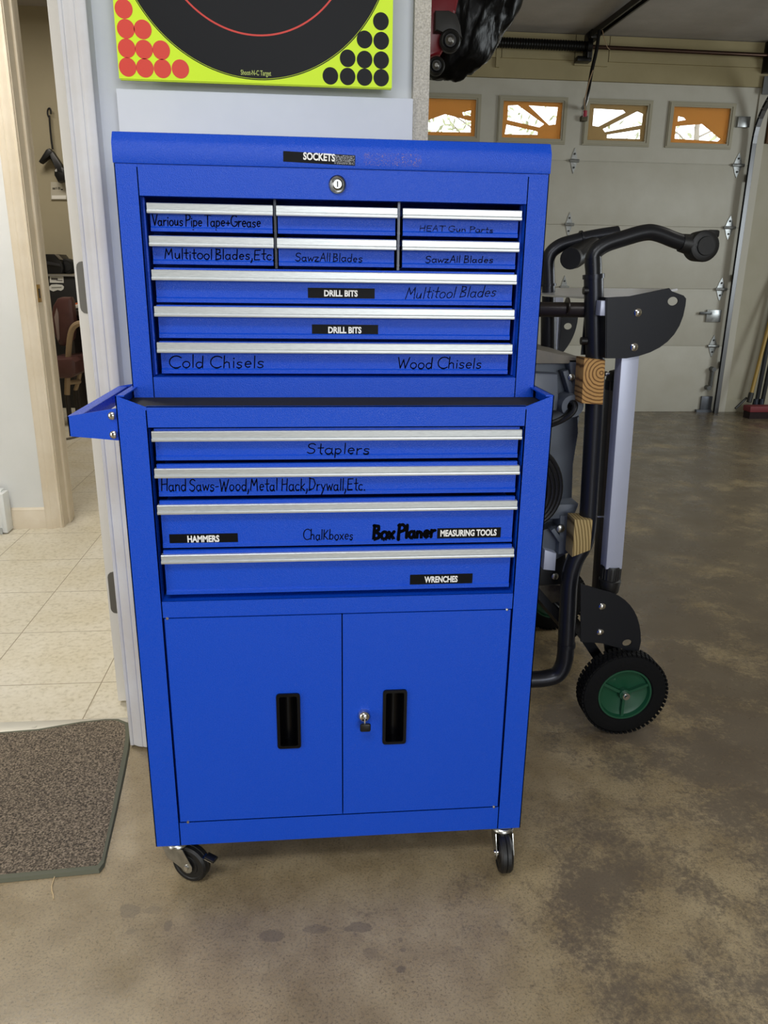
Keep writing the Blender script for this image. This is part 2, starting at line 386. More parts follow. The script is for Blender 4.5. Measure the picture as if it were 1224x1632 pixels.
# open door, seen by its hinge edge
dr = struct(MB().box(-.526, -.484, .592, 1.41, .012, 2.06, .002).build('door_1', mat('door_edge_paint', '#d9d6d0', .45)))
for zc in (.30, .985, 1.78):
    pr = [(-.509+.0, zc-.05)]
    mb = MB(); r = .012; x0, x1, z0, z1 = -.5205, -.4845, zc-.052, zc+.052
    pts = [(x1, z0), (x1, z1)]+[(x0+r+r*math.cos(math.radians(a)), z1-r+r*math.sin(math.radians(a))) for a in (90, 120, 150, 180)]+[(x0+r+r*math.cos(math.radians(a)), z0+r+r*math.sin(math.radians(a))) for a in (180, 210, 240, 270)]
    mb.profy(pts, .5895, .5925)
    for dz in (-.03, 0, .03): mb.cyl((-.499, .5897, zc+dz), (0, -1, 0), .004, .001, 10)
    mb.tube([(-.4845, .588, z0), (-.4845, .588, z1)], .005, 10)
    mb.build('hinge', mat('hinge_steel', '#7d7b76', 0.45, 0.8), dr)
# metal strip across the doorway
th = MB(); th.profx([(.478, .0), (.482, .005), (.488, .0068), (.512, .0068), (.53, .004), (.534, 0)], -1.33, -.485)
for x in (-.695, -1.1): th.cyl((x, .502, .0066), (0, 0, 1), .006, .0012, 14)
struct(th.build('trim_threshold', mat('threshold_aluminium', '#d6d2c6', 0.4, 0.6)))
# hall: far wall with its own doorway
sbox('wall_hall', HALLW, -3.2, -1.09, 2.0, 2.15, 0, 2.5)
casing('trim_5', CREAM, -1.137, -1.076, 2.018, .003, 2.15, True)
jb = MB(); jb.box(-1.092, -1.073, 2.0, 2.15, .003, 2.1); jb.box(-1.075, -1.064, 2.06, 2.10, .003, 2.1, .002)
jo = struct(jb.build('trim_6', CREAM))
sk = MB(); sk.box(-1.0735, -1.0722, 2.005, 2.045, .90, .965, .001); sk.mi = 1; sk.box(-1.0724, -1.0717, 2.017, 2.034, .915, .95)
sk.build('strike_plate', [mat('brass', '#b08a3c', 0.35, 0.9), BLACKP], jo)
struct(MB().profx([(2.0, .003), (1.985, .003), (1.985, .066), (1.990, .074), (1.990, .082), (1.996, .088), (2.0, .09)], -2.6, -1.137).build('baseboard_hall', CREAM))
sbox('wall_hall_left', HALLW, -3.2, -2.6, .54, 2.0, 0, 2.5)
sbox('wall_hall_right', HALLW, -.14, -.02, .54, 5.6, 0, 2.9)
sbox('ceiling_hall', CEILM, -3.2, -.02, .54, 2.15, 2.45, 2.5)
# office beyond
sbox('wall_office', OFFICEW, -4.2, -.02, 5.40, 5.5, 0, 2.9)
sbox('wall_office_left', OFFICEW, -4.2, -4.1, 2.0, 5.5, 0, 2.9)
sbox('wall_office_front', OFFICEW, -4.2, -1.09, 2.15, 2.16, 0, 2.9)
sbox('wall_over_hall_door', HALLW, -1.09, -.14, 2.0, 2.15, 2.1, 2.9)
sbox('ceiling_office', CEILM, -4.2, -.02, 2.0, 5.5, 2.82, 2.9)
# garage shell
JX = 3.13
sbox('wall_front', GWALL, JX+.11, GX1, GY1, GY1+.12, 0, CZ)
sbox('wall_right', GWALL, GX1-.1, GX1, GY0, GY1, 0, CZ)
sbox('wall_rear', GWALL, -3.2, GX1, GY0-.1, GY0, 0, CZ)
sbox('wall_left', GWALL, -3.3, -3.2, GY0, .54, 0, CZ)
hd = MB(); hd.box(.0, JX+.11, GY1-.02, GY1+.12, 2.322, CZ); hd.box(.2, 1.27, GY1-.035, GY1-.02, 2.44, 2.595); hd.box(1.275, 1.78, GY1-.035, GY1-.02, 2.44, 2.595)
hd.box(1.785, 2.02, GY1-.035, GY1-.02, 2.41, 2.595); hd.box(2.025, JX, GY1-.035, GY1-.02, 2.44, 2.595)
hd.box(1.235, 1.26, GY1-.04, GY1-.02, 2.38, 2.60)
struct(hd.build('trim_header', BEIGE))
sbox('trim_jamb', mat('jamb_paint', '#c6c2b4', .6), JX+.035, JX+.115, GY1-.012, GY1+.1, 0, 2.33)
struct(MB().profx([(GY1, 0), (GY1-.012, 0), (GY1-.012, .095), (GY1-.006, .1), (GY1, .1)], JX+.115, GX1-.1).build('baseboard_front', GWALL))

def frame_y(name, x0, x1, z0, z1, y):
    m = MB(); m.box(x0-.07, x0, y, y+.03, z0-.07, z1+.07); m.box(x1, x1+.07, y, y+.03, z0-.07, z1+.07); m.box(x0, x1, y, y+.03, z0-.07, z0); m.box(x0, x1, y, y+.03, z1, z1+.07); m.box((x0+x1)/2-.02, (x0+x1)/2+.02, y, y+.02, z0, z1)
    return struct(m.build(name, TRIMW))
frame_y('window_1', .1, 2.0, .825, 2.175, GY0)
m = MB(); X_ = GX1-.13
m.box(X_, X_+.03, .73, .80, .78, 2.12); m.box(X_, X_+.03, 2.60, 2.67, .78, 2.12); m.box(X_, X_+.03, .80, 2.60, .78, .85); m.box(X_, X_+.03, .80, 2.60, 2.05, 2.12); m.box(X_+.005, X_+.025, 1.68, 1.72, .85, 2.05)
struct(m.build('added_window_frame', TRIMW))  # unseen frame added around the bay side light; the wall behind is solid

# ================================================================== ROLLING CABINET
HW = .3185
cab = thing('rolling_tool_cabinet', 'blue steel rolling tool cabinet with four drawers and two doors, under the tool chest', 'tool cabinet', (0, .17, 0))
b = MB()
ZB = .0775
for s in (-1, 1):
    # front corner post with its top cut down to the lip
    pr = [(s*HW, ZB), (s*HW, .851), (s*.2785, .835), (s*.2765, .835), (s*.2765, ZB)]
    b.profy(pr, 0, .0016)
    b.box(min(s*HW, s*(HW-.0016)), max(s*HW, s*(HW-.0016)), 0, .345, ZB, .851)          # side sheet
    b.box(min(s*.2765, s*.2781), max(s*.2765, s*.2781), 0, .022, ZB, .83)                # post return
    b.box(min(s*(HW-.012), s*HW), max(s*(HW-.012), s*HW), .002, .345, .849, .851)       # folded top edge of the tray side
b.box(-.2775, .2775, .0005, .0020, .8035, .8352); b.box(-.2775, .2775, .0005, .006, .834, .8352); b.box(-.2763, .2763, .0005, .03, .8035, .805)
b.box(-.2775, .2775, .0005, .0020, .5055, .5325); b.box(-.2763, .2763, .0002, .04, .531, .5325); b.box(-.2763, .2763, .0002, .04, .5055, .507)
b.box(-.2775, .2775, .0005, .0020, ZB, .1235); b.box(-.2763, .2763, .0002, .04, .122, .1235)
b.box(-HW, HW, .343, .345, ZB, .851); b.box(-HW+.002, HW-.002, .002, .343, ZB, ZB+.002); b.box(-HW+.002, HW-.002, .002, .343, .826, .828)
b.box(-HW+.002, HW-.002, .02, .343, .515, .518)
bo = b.build('body', BLUE, cab)
MB().box(-HW+.004, HW-.004, .0065, .342, .828, .8345, .001).build('top_liner', MATBLK, cab)
# push handle on the left side
h = MB()
XO, XI = -.3905, -HW
for y in (.012, .318):
    h.prism([(XO, y, .8195), (XO, y, .7905), (XI, y, .7835), (XI, y, .8315)], (0, .0016, 0))
    h.box(XI-.0016, XI, y, y+.022, .785, .8315)
h.box(XO, XO+.0016, .012, .3196, .7905, .8195); h.box(XO, XO+.017, .0136, .3184, .818, .8197)
h.box(XO+.016, XO+.0174, .0136, .3184, .808, .8197)
ho = h.build('side_handle', BLUE, cab)
for z in (.8205, .793):
    for y in (.0115, .3196):
        sgn = -1 if y < .1 else 1
        MB().lathe([(0, 0), (0, .0062), (.003, .0058), (.005, .0035), (.0055, 0)], (-.3275, y, z), (0, sgn, 0), 16).build('bolt', CHROME, ho)

def handle_bar(x0, x1, yf, zt, zb, parent):
    zl = zb+.0045
    pr = [(yf+.010, zt), (yf+.0008, zt), (yf, zt-.001), (yf, zl+.0012), (yf-.0022, zl), (yf-.0028, zl-.0018), (yf-.0022, zb+.0004), (yf-.001, zb), (yf+.010, zb)]
    return MB().profx(pr, x0, x1).build('handle', ALU, parent)
def drawer(x0, x1, yf, zret, zt, zb, zf, depth, parent, fold=.0075, bar_over=.0025, back=.010):
    # sheet-metal drawer: return above the pull, recessed face, bottom flange, open box behind
    d = MB(); y = yf+back
    d.profx([(y+.002, zret), (yf+.006, zret), (yf+.006, zt-.001), (y, zt-.001), (y, zf+fold), (y-.0022, zf+fold-.0018), (y-.0022, zf+.0004), (y-.0016, zf), (y+.012, zf), (y+.012, zf+.0012), (y+.002, zf+.0012)], x0, x1)
    h_ = zret-.006
    d.box(x0+.006, x1-.006, y+.002, y+depth, zf+.001, zf+.0022); d.box(x0+.006, x0+.0074, y+.002, y+depth, zf+.001, h_)
    d.box(x1-.0074, x1-.006, y+.002, y+depth, zf+.001, h_); d.box(x0+.006, x1-.006, y+depth-.0012, y+depth, zf+.001, h_)
    o = d.build('drawer', BLUE, parent)
    handle_bar(x0-bar_over, x1+bar_over, yf, zt, zb, o)
    return o, y, zf+fold
YB = -.001
rows = [(.8045, .7992, .7845, .7545), (.7493, .7437, .730, .6995), (.6935, .688, .674, .618), (.6145, .609, .5955, .541)]
cd = [drawer(-.2695, .2705, YB, r[0], r[1], r[2], r[3], .29, cab) for r in rows]
def hw(txt, px0, px1, pyb, pyt, drw, width, ink=INK, **k):
    o, y, zfl = drw; a = at(px0, (pyb[0]), y); c_ = at(px1, pyb[1], y); tp = at(px0, pyt, y)
    w = handwriting(txt, a.x, c_.x, max(a.z, zfl+.0008), tp.z, y, width, rise=c_.z-a.z, zfl=zfl, **k)
    return w.build('handwriting', ink, o)
hw('Staplers', 490, 588, (726, 726), 706, cd[0], .0017)
hw('Hand_Saws-Wood,Metal Hack,Drywall,Etc.', 258, 581, (785, 783), 764, cd[1], .0017)
hw('ChalKboxes', 484, 562, (860, 860), 844, cd[2], .0016)
hw('Box_Planer', 595, 693, (860, 857), 838, cd[2], .0052)
def tp(txt, box, tbox, drw, **k):
    o, y, _z = drw
    a = at(box[0], box[1], y); c_ = at(box[2], box[3], y); e = at(tbox[0], tbox[1], y); f_ = at(tbox[2], tbox[3], y)
    return tape(txt, a.x, c_.x, c_.z, a.z, y, e.x, f_.x, f_.z, e.z, o, **k)
tp('HAMMERS', (269.5, 851.5, 379.5, 866), (298.5, 853.5, 350, 863.5), cd[2])
tp('MEASURING TOOLS', (697, 842, 797.5, 856.5), (702, 844.5, 791, 853.5), cd[2])
tp('WRENCHES', (653.5, 916, 752.5, 929.5), (676.5, 918.5, 729, 927.5), cd[3])
# doors with recessed black pulls
def cab_door(x0, x1, hx0, hx1):
    y0 = .0005; z0, z1 = .1255, .5035; hz0, hz1 = .263, .3655
    me = holed([(x0, z0), (x1, z0), (x1, z1), (x0, z1)], [[(hx0+.003, hz0+.003), (hx1-.003, hz0+.003), (hx1-.003, hz1-.003), (hx0+.003, hz1-.003)]], y0, y0+.0014)
    mb = MB(); mb.bm.from_mesh(me)
    mb.box(x0, x1, y0+.0014, y0+.014, z0, z0+.0014); mb.box(x0, x1, y0+.0014, y0+.014, z1-.0014, z1); mb.box(x0, x0+.0014, y0+.0014, y0+.014, z0, z1); mb.box(x1-.0014, x1, y0+.0014, y0+.014, z0, z1)
    d = mb.build('door', BLUE, cab)
    def rr(a0, a1, c0, c1, r): return [(cx+r*math.cos(math.radians(g)), cz+r*math.sin(math.radians(g))) for cx, cz, g0 in ((a1-r, c1-r, 0), (a0+r, c1-r, 90), (a0+r, c0+r, 180), (a1-r, c0+r, 270)) for g in (g0, g0+30, g0+60, g0+90)]
    me = holed(rr(hx0, hx1, hz0, hz1, .005), [rr(hx0+.005, hx1-.005, hz0+.005, hz1-.005, .003)], y0-.0035, y0)
    p = MB(); p.bm.from_mesh(me)
    i0, i1, j0, j1 = hx0+.0045, hx1-.0045, hz0+.0045, hz1-.0045; yb = y0+.020
    cxm = (i0+i1)/2; n = 8
    prof = [(i0+(i1-i0)*k/n, y0+.004+.016*math.sin(PI*k/n)**.6 if 0 < k < n else y0) for k in range(n+1)]
    a = [p.bm.verts.new((x, y, j0)) for x, y in prof]; c_ = [p.bm.verts.new((x, y, j1)) for x, y in prof]
    for k in range(n): p.bm.faces.new((a[k], a[k+1], c_[k+1], c_[k]))
    p.bm.faces.new(a); p.bm.faces.new(c_[::-1])
    p.build('handle', mat('gloss_black_plastic', '#040406', 0.3, spec=.25), d)
    return d
dl = cab_door(-.2745, .0005, -.1065, -.0675); drr = cab_door(.0025, .2745, .0685, .1085)
k = MB(); k.lathe([(-.002, 0), (-.002, .0105), (.006, .0105), (.010, .0085), (.0125, .005), (.013, 0)], (.0375, .0005, .3205), (0, -1, 0), 24)
ko = k.build('lock', CHROME, drr)
k = MB(); k.box(.0365, .0385, -.017, -.010, .312, .3235); k.mi = 1; k.box(.0295, .0475, -.0205, -.0145, .2995, .3145, .003)
k.build('key', [CHROME, BLACKP], drr)
# corner tabs of the doors (bright rivets)
for x, z in ((-.270, .5045), (-.262, .1245), (.268, .5045), (.268, .1245)):
    MB().lathe([(0, 0), (0, .0028), (.0015, .002), (.0018, 0)], (x, .0004, z), (0, -1, 0), 10).build('rivet', CHROME, dl if x < 0 else drr)
# casters
def caster(px, py, ang, brake):
    # pivot (px,py); ang = direction the wheel trails (degrees in XY)
    a = math.radians(ang); ux, uy = math.cos(a), math.sin(a); ax = Vector((-uy, ux, 0)); u = Vector((ux, uy, 0)); P = Vector((px, py, 0))
    W = P+u*.026+Vector((0, 0, .0342)); r = .034
    m = MB(); m.box(px-.026, px+.026, max(py-.02, .003), py+.026, ZB-.0022, ZB-.0003)
    m.lathe([(0, 0), (0, .019), (-.002, .021), (-.004, .019), (-.0065, .0205), (-.0075, .0205), (-.0075, 0)], (px, py, ZB-.002), (0, 0, 1), 28)
    for s in (-1, 1):
        o_ = ax*(s*.0145)
        pts = [P+o_-u*.024+Vector((0, 0, ZB-.0085)), P+o_+u*.020+Vector((0, 0, ZB-.0085)), W+o_+u*.0115+Vector((0, 0, .004))]
        pts += [W+o_+u*(.0115*math.cos(math.radians(g)))+Vector((0, 0, .0115*math.sin(math.radians(g)))) for g in (-20, -55, -90, -125, -160)]+[P+o_-u*.012+Vector((0, 0, ZB-.034))]
        m.prism(pts, ax*(.0014*s))
    m.prism([P+u*dx+ax*dy+Vector((0, 0, ZB-.0092)) for dx, dy in ((-.022, -.0155), (.012, -.0155), (.012, .0155), (-.022, .0155))], (0, 0, .0016))
    c_ = m.build('caster', ZINC, cab)
    w = MB(); w.lathe([(-.011, 0), (-.011, .018), (-.0098, .0185), (-.0098, .025), (-.0110, .0265), (-.0110, .031), (-.007, r), (-.001, r), (0, r-.0014), (.001, r), (.007, r), (.0110, .031), (.0110, .0265), (.0098, .025), (.0098, .0185), (.011, .018), (.011, 0)], W, ax, 40)
    w.build('wheel', RUBBER, c_)
    n = MB(); n.lathe([(-.0185, 0), (-.0185, .0042), (-.0165, .0052), (.0165, .0052), (.0185, .0042), (.0185, 0)], W, ax, 12); n.build('axle_bolt', CHROME, c_)
    if brake:
        q = MB(); B = P+u*.070+Vector((0, 0, ZB-.021))
        q.prism([B-ax*.007-u*.012+Vector((0, 0, .004)), B+ax*.007-u*.012+Vector((0, 0, .004)), B+ax*.007+u*.006, B-ax*.007+u*.006], (0, 0, -.006), .002)
        q.mi = 1; q.prism([P+u*.016-ax*.006+Vector((0, 0, ZB-.014)), P+u*.016+ax*.006+Vector((0, 0, ZB-.014)), B+ax*.006+Vector((0, 0, -.005)), B-ax*.006+Vector((0, 0, -.005))], (0, 0, -.0015))
        q.build('brake_pedal', [BLACKP, CHROME], c_)
caster(-.286, .021, -26, True); caster(.290, .016, -92, False); caster(-.281, .312, 30, False); caster(.283, .312, -60, False)

# ================================================================== TOOL CHEST
YC = .089; CH = .3135
ch = thing('tool_chest', 'blue steel tool chest with nine drawers and a lid, standing on the rolling cabinet', 'tool chest', (0, .22, .8345))
b = MB(); Z0, Z1 = .8346, 1.164
for s in (-1, 1):
    b.box(min(s*.2815, s*CH), max(s*.2815, s*CH), YC, YC+.0014, Z0, Z1)
    b.box(min(s*CH, s*(CH-.0014)), max(s*CH, s*(CH-.0014)), YC, .34, Z0, Z1)
    b.box(min(s*.2815, s*.2829), max(s*.2815, s*.2829), YC, YC+.02, Z0, 1.16)
    b.box(min(s*.2790, s*.2815), max(s*.2790, s*.2815), YC+.02, YC+.03, .867, 1.122)
b.box(-.2822, .2822, YC+.0004, YC+.0017, 1.1225, Z1); b.box(-.2811, .2811, YC+.0003, YC+.022, 1.1225, 1.124)
b.box(-.2822, .2822, YC+.0004, YC+.0017, Z0, .8655); b.box(-.2811, .2811, YC+.0003, YC+.05, .864, .8655)
b.box(-CH, CH, .3386, .34, Z0, Z1); b.box(-CH+.002, CH-.002, YC+.002, .338, Z0, Z0+.0014); b.box(-CH+.002, CH-.002, YC+.03, .338, 1.128, 1.1295)
b.build('body', BLUE, ch)
for x in (-.0915, .0925):
    dv = MB(); dv.box(x-.0018, x+.0018, YC+.018, .33, 1.026, 1.1225)
    for z in (1.107, 1.079, 1.061, 1.033): dv.cyl((x, YC+.0182, z), (0, -1, 0), .0022, .0012, 10)
    dv.box(x-.0006, x+.0006, YC+.0165, YC+.0181, 1.03, 1.112)
    dv.build('drawer_divider', mat('dark_slide_steel', '#3a3c42', 0.3, 0.8), ch)
lid = MB(); YL = YC-.0022; LH = .3142
lid.profx([(.342, 1.1645), (.342, 1.203), (.33, 1.207), (YL+.016, 1.207), (YL+.010, 1.2055), (YL+.003, 1.1955), (YL, 1.190), (YL, 1.1665), (YL+.0008, 1.1645), (YL+.006, 1.1645), (YL+.0045, 1.190), (YL+.018, 1.203), (.33, 1.203), (.336, 1.1645)], -LH, LH)
for s in (-1, 1): lid.box(min(s*LH, s*(LH-.0014)), max(s*LH, s*(LH-.0014)), YL+.003, .342, 1.1647, 1.192)
lo = lid.build('lid', BLUE, ch)
a, c_ = at(451, 237, YL), at(566, 263, YL); e, f_ = at(483, 242, YL), at(534, 257, YL)
tape('SOCKETS', a.x, c_.x, c_.z+.0005, a.z-.0045, YL, e.x, f_.x, f_.z, e.z-.001, lo, tilt=.03, worn=True)
mb = MB(); p0, p1 = at(580, 243, YL), at(672, 266, YL); mb.poly([(p0.x, YL-.0002, p1.z), (p1.x, YL-.0002, p1.z), (p1.x, YL-.0002, p0.z), (p0.x, YL-.0002, p0.z)])
mb.build('scuffed_patch', WEAR, lo)
k = MB(); k.lathe([(0, 0), (0, .0125), (.003, .0125), (.005, .0108), (.0045, .0088), (.0035, .0085), (.0045, .0065), (.006, .006), (.006, 0)], (.0002, YC, 1.1432), (0, -1, 0), 32)
k.mi = 1; k.box(-.0007, .0011, YC-.0068, YC-.0055, 1.1395, 1.147)
k.build('lock', [mat('lock_nickel', '#8f9090', .22, 1.0), BLACKP], ch)
YD = YC+.002
cols1 = [(-.2715, -.0955), (-.0875, .0870), (.0985, .2745)]; cols2 = [(-.2715, -.0955), (-.0875, .0860), (.0985, .2735)]
r1 = [drawer(x0, x1, YD, 1.1140, 1.1135, 1.0992, 1.0753, .2, ch, .007, .0015, .013) for x0, x1 in cols1]
r2 = [drawer(x0, x1, YD, 1.0697, 1.0690, 1.0543, 1.0297, .2, ch, .007, .0015, .013) for x0, x1 in cols2]
r3, r4, r5 = [drawer(-.2705, .2715, YD, zr, zt, zb, zf, .2, ch, .0078, .0025, .013) for zr, zt, zb, zf in ((1.0250, 1.0222, 1.007, .9754), (.9718, .970, .955, .923), (.9184, .9172, .9018, .8694))]
hw('Various_Pipe_Tape+Grease', 244, 415, (359, 362), 342, r1[0], .0017)
hw('HEAT Gun Parts', 669, 785, (372, 375), 359, r1[2], .0016, INK_FAINT)
hw('Multitool_Blades,Etc.', 263, 436, (413, 415), 396, r2[0], .0017)
hw('SawzAll_Blades', 471, 577, (418, 420), 403, r2[1], .0015, INK_WORN)
hw('SawzAll Blades', 678, 785, (421, 421), 408, r2[2], .0015, INK_WORN)
hw('Multitool Blades', 646, 790, (478, 474), 459, r3, .0015, INK_WORN, slant=.2)
tp('DRILL BITS', (490.5, 458.5, 597, 476), (516.5, 462, 570, 473), r3)
tp('DRILL BITS', (497, 517, 602.5, 534), (523, 520.5, 576, 531.5), r4)
hw('Cold Chisels', 271, 420, (590, 590), 567, r5, .0018)
hw('Wood Chisels', 635, 766, (591, 591), 570, r5, .0018)

# ================================================================== TARGET PAD ON THE WALL
YP = .392
p0, p1 = at(190, 126, YP), at(624.5, 139.5, YP)
XL, XR, ZBm = p0.x, p1.x, (p0.z+p1.z)/2
tg = thing('target_pad', 'yellow paper shooting target pad with black bullseye, hung above the tool chest', 'target', ((XL+XR)/2, YP, ZBm))
YEL = mat('fluorescent_yellow_paper', '#dcff1c', 0.55); YEL2 = mat('yellow_paper_edge', '#c3dc2c', .7)
H = XR-XL
b = MB(); b.box(XL, XR, YP, YP+.001, ZBm, ZBm+H); b.mi = 1; b.box(XL+.002, XR-.001, YP+.0012, YP+.006, ZBm-.002, ZBm+H)
b.build('paper_sheets', [YEL, YEL2], tg)
xc = (XL+XR)/2+.002; zc = ZBm+.2365+.002; R_ = .2335
def disc(mb, x, z, r, y, n=64): mb.prism([(x+r*math.cos(2*PI*k/n), y, z+r*math.sin(2*PI*k/n)) for k in range(n)], (0, -.0004, 0))
b = MB(); disc(b, xc, zc, R_, YP, 128); b.build('bullseye', mat('target_black', '#141518', 0.5, spec=.2), tg)
def annulus(r0, r1, y, n=128):
    m = MB()
    for i in range(n):
        a, c_ = 2*PI*i/n, 2*PI*(i+1)/n
        m.poly([(xc+r*math.cos(g), y, zc+r*math.sin(g)) for r, g in ((r0, a), (r1, a), (r1, c_), (r0, c_))])
    return m
annulus(.1640, .1668, YP-.0006).build('scoring_ring', mat('target_red_line', '#d8392c', .5), tg)
annulus(R_-.0022, R_-.0014, YP-.0006).build('rim_line', YEL2, tg)
b = MB()
for x, y in ((197, 14), (200.5, 46), (227.5, 47), (202, 77), (229.5, 79), (257, 80), (203.5, 107), (231, 108.5), (259, 109.5), (287.5, 110)):
    q = at(x, y, YP); disc(b, q.x, q.z, .0146, YP, 40)
b.build('red_paster_dots', mat('paster_red', '#e2402f', .5), tg)
b = MB()
for x, y in ((607, 34), (581, 63), (607.5, 65), (554, 93), (581, 95), (607.5, 96), (526.5, 121), (554, 122), (581, 123), (607.5, 124)):
    q = at(x, y, YP); disc(b, q.x, q.z, .0136, YP, 40)
b.build('black_paster_dots', mat('target_black', '#141518', 0.5, spec=.2), tg)
q0, q1 = at(384, 122, YP), at(432, 113, YP)
m = MB(); add_mesh(m, text_mesh('Shoot-N-C Target', q0.x, q1.x, q0.z, q1.z, YP-.0006, 0.01), 0); m.build('lettering', mat('lettering_yellow', '#b9c86a', .6), tg)
MB().box(XL+.05, XR-.05, YP+.006, .4395, ZBm+.22, ZBm+.33).build('backing_cleat', mat('cleat_wood', '#a88a5c', .7), tg)

# ================================================================== FLOOR MAT AND THREAD
t = NT('mat_pile'); co = t.coord(); f = t.noise(260, 3, .75, vec=co)
t.l(t.ramp(f, [(0.36, lin('#2f2a24')), (0.5, lin('#6e6252')), (0.62, lin('#a59580'))]), t.b.inputs['Base Color']); t.b.inputs['Roughness'].default_value = .95
t.bump(f, 1.0, .004); PILE = t.m
EDGE = mat('mat_edge_binding', '#5f604f', .7, bump=(400, .3, .0006))
def w2(px, py): v = EYE; d = FWD+RIGHT*((px-612)/F_PX)+DOWN*((py-816)/F_PX); k = (0.008-EYE.z)/d.z; return (EYE+d*k)
rim = [w2(*p) for p in ((158, 1386), (166, 1376), (186, 1290), (199, 1230), (206, 1192), (208, 1170), (206, 1153), (190, 1147), (170, 1147), (130, 1151), (60, 1163), (0, 1168))]
rim = [(v.x, v.y) for v in rim]+[(-1.12, .495), (-1.14, .0), (rim[0].x-.25, rim[0].y+.002-.018)]
mt = thing('floor_mat', 'grey brown carpet mat with dark bound edge on the floor before the doorway', 'mat', (-.75, .25, 0))
cx = sum(p[0] for p in rim)/len(rim); cy = sum(p[1] for p in rim)/len(rim)
def hz(y): return .0045*max(0, min(1, (y-.44)/.04))     # rides up over the metal strip
def inset(p, d):
    v = Vector((p[0]-cx, p[1]-cy)); L = v.length; return (cx+v.x*(1-d/L), cy+v.y*(1-d/L))
inner = [inset(p, .012) for p in rim]
m = MB(); n = len(rim); top = []
A = [m.bm.verts.new((x, y, .0005+hz(y)*1.3)) for x, y in rim]; B = [m.bm.verts.new((*inset(p, .003), .007+hz(p[1]))) for p in rim]; D = [m.bm.verts.new((x, y, .0085+hz(y))) for x, y in inner]
for i in range(n):
    j = (i+1) % n; m.bm.faces.new((A[i], A[j], B[j], B[i])); m.bm.faces.new((B[i], B[j], D[j], D[i]))
m.build('edge_binding', EDGE, mt)
m = MB(); D = [m.bm.verts.new((x, y, .0086+hz(y))) for x, y in inner]; cvs = m.bm.verts.new((cx, cy, .0088))
r2_ = [m.bm.verts.new((cx+(x-cx)*.8, cy+(y-cy)*.8, .0090)) for x, y in inner]
for i in range(n):
    j = (i+1) % n; m.bm.faces.new((D[i], D[j], r2_[j], r2_[i])); m.bm.faces.new((r2_[i], r2_[j], cvs))
m.build('pile', PILE, mt)
def w0(px, py, z=0.0015): d = FWD+RIGHT*((px-612)/F_PX)+DOWN*((py-816)/F_PX); return EYE+d*((z-EYE.z)/d.z)
th = MB().tube([w0(*p) for p in ((87.5, 1396), (85, 1404), (82.5, 1412), (83, 1420), (85, 1426), (85.5, 1432))], .0010, 6).build('loose_thread', mat('thread', '#cbb48a', .8), None, tuple(w0(85, 1415, 0)))
tag(th, 'short pale loose thread lying on the concrete beside the mat edge', 'thread')

# ================================================================== SAW STAND AND TABLE SAW
YN, YF = .46, .93
STEEL = mat('black_powder_coat', '#1c1d21', 0.34, 0.3); STEELM = mat('graphite_tube', '#2b2c32', 0.32, .55)
SILV = mat('silver_aluminium_tube', '#b9bed0', 0.42, 0.25)
st = thing('saw_stand', 'folded black tube saw stand standing upright on green-hubbed wheels, right of the tool cabinet', 'tool stand', (.6, .68, 0))
def smooth_path(pts, it=3):
    pts = [Vector(p) for p in pts]
    for _ in range(it):
        q = [pts[0]]
        for a, c_ in zip(pts, pts[1:]): q += [a*.75+c_*.25, a*.25+c_*.75]
        pts = q+[pts[-1]]
    return pts
def px_path(lst, Y): return [at(x, y, Y) for x, y in lst]
TR = .0196
near = px_path([(946, 440), (943, 406), (962, 390), (990, 381), (1030, 369), (1050, 372), (1080, 385), (1108, 391), (1118, 392)], YN)
fr = MB(); fr.tube(smooth_path(near, 3), TR*.80, 14)
fr.tube(smooth_path([at(946, 447, YN), at(946, 425, YN), at(945, 410, YN)], 1), TR*.84, 14)
fr.build('handle_tube', STEEL, st)
lo_path = px_path([(946, 440), (947, 520), (949, 600), (947, 660), (943, 730), (939, 800), (936, 845), (931, 868), (915, 892), (907, 925), (905, 970), (902, 1030), (900, 1055), (890, 1076), (868, 1082), (845, 1083), (800, 1084)], YN)
fr = MB(); fr.tube(smooth_path(lo_path, 2), TR, 14)
fr.tube([at(946, 437, YN), at(946, 444, YN)], TR*1.12, 14); fr.tube([at(903, 1024, YN), at(902.5, 1030, YN)], TR*1.08, 14)
e = at(800, 1084, YN); fr.tube(smooth_path([e, e+Vector((-.06, 0, -.01)), e+Vector((-.075, 0, -.05)), (e.x-.075, e.y, .0)], 2), TR, 14)
fr.build('near_frame_tube', STEELM, st)
# far frame, parallel at YF
dx = 0.0
KF = .845
fp = px_path([(874, 500), (874, 440), (872, 408), (890, 391), (915, 384), (945, 377), (985, 371)], .74)
fr = MB(); fr.tube(smooth_path(fp, 3), TR*.80, 14); fr.tube([at(874, 452, .74), at(874, 456, .74)], TR*.95, 14); fr.tube([at(925, 380, .74), at(928, 379.5, .74)], TR*.9, 14)
ft = [at(874, 500, .74), at(874, 620, .74), at(868, 760, .74)]
v = ft[-1]; ft += [v+Vector((0, .0, -.25)), Vector((v.x-.02, .74, .12)), Vector((v.x-.10, .74, .10)), Vector((v.x-.16, .74, .0))]
fr.tube(smooth_path(ft, 2), TR*.95, 14)
fr.build('far_frame_tube', STEELM, st)
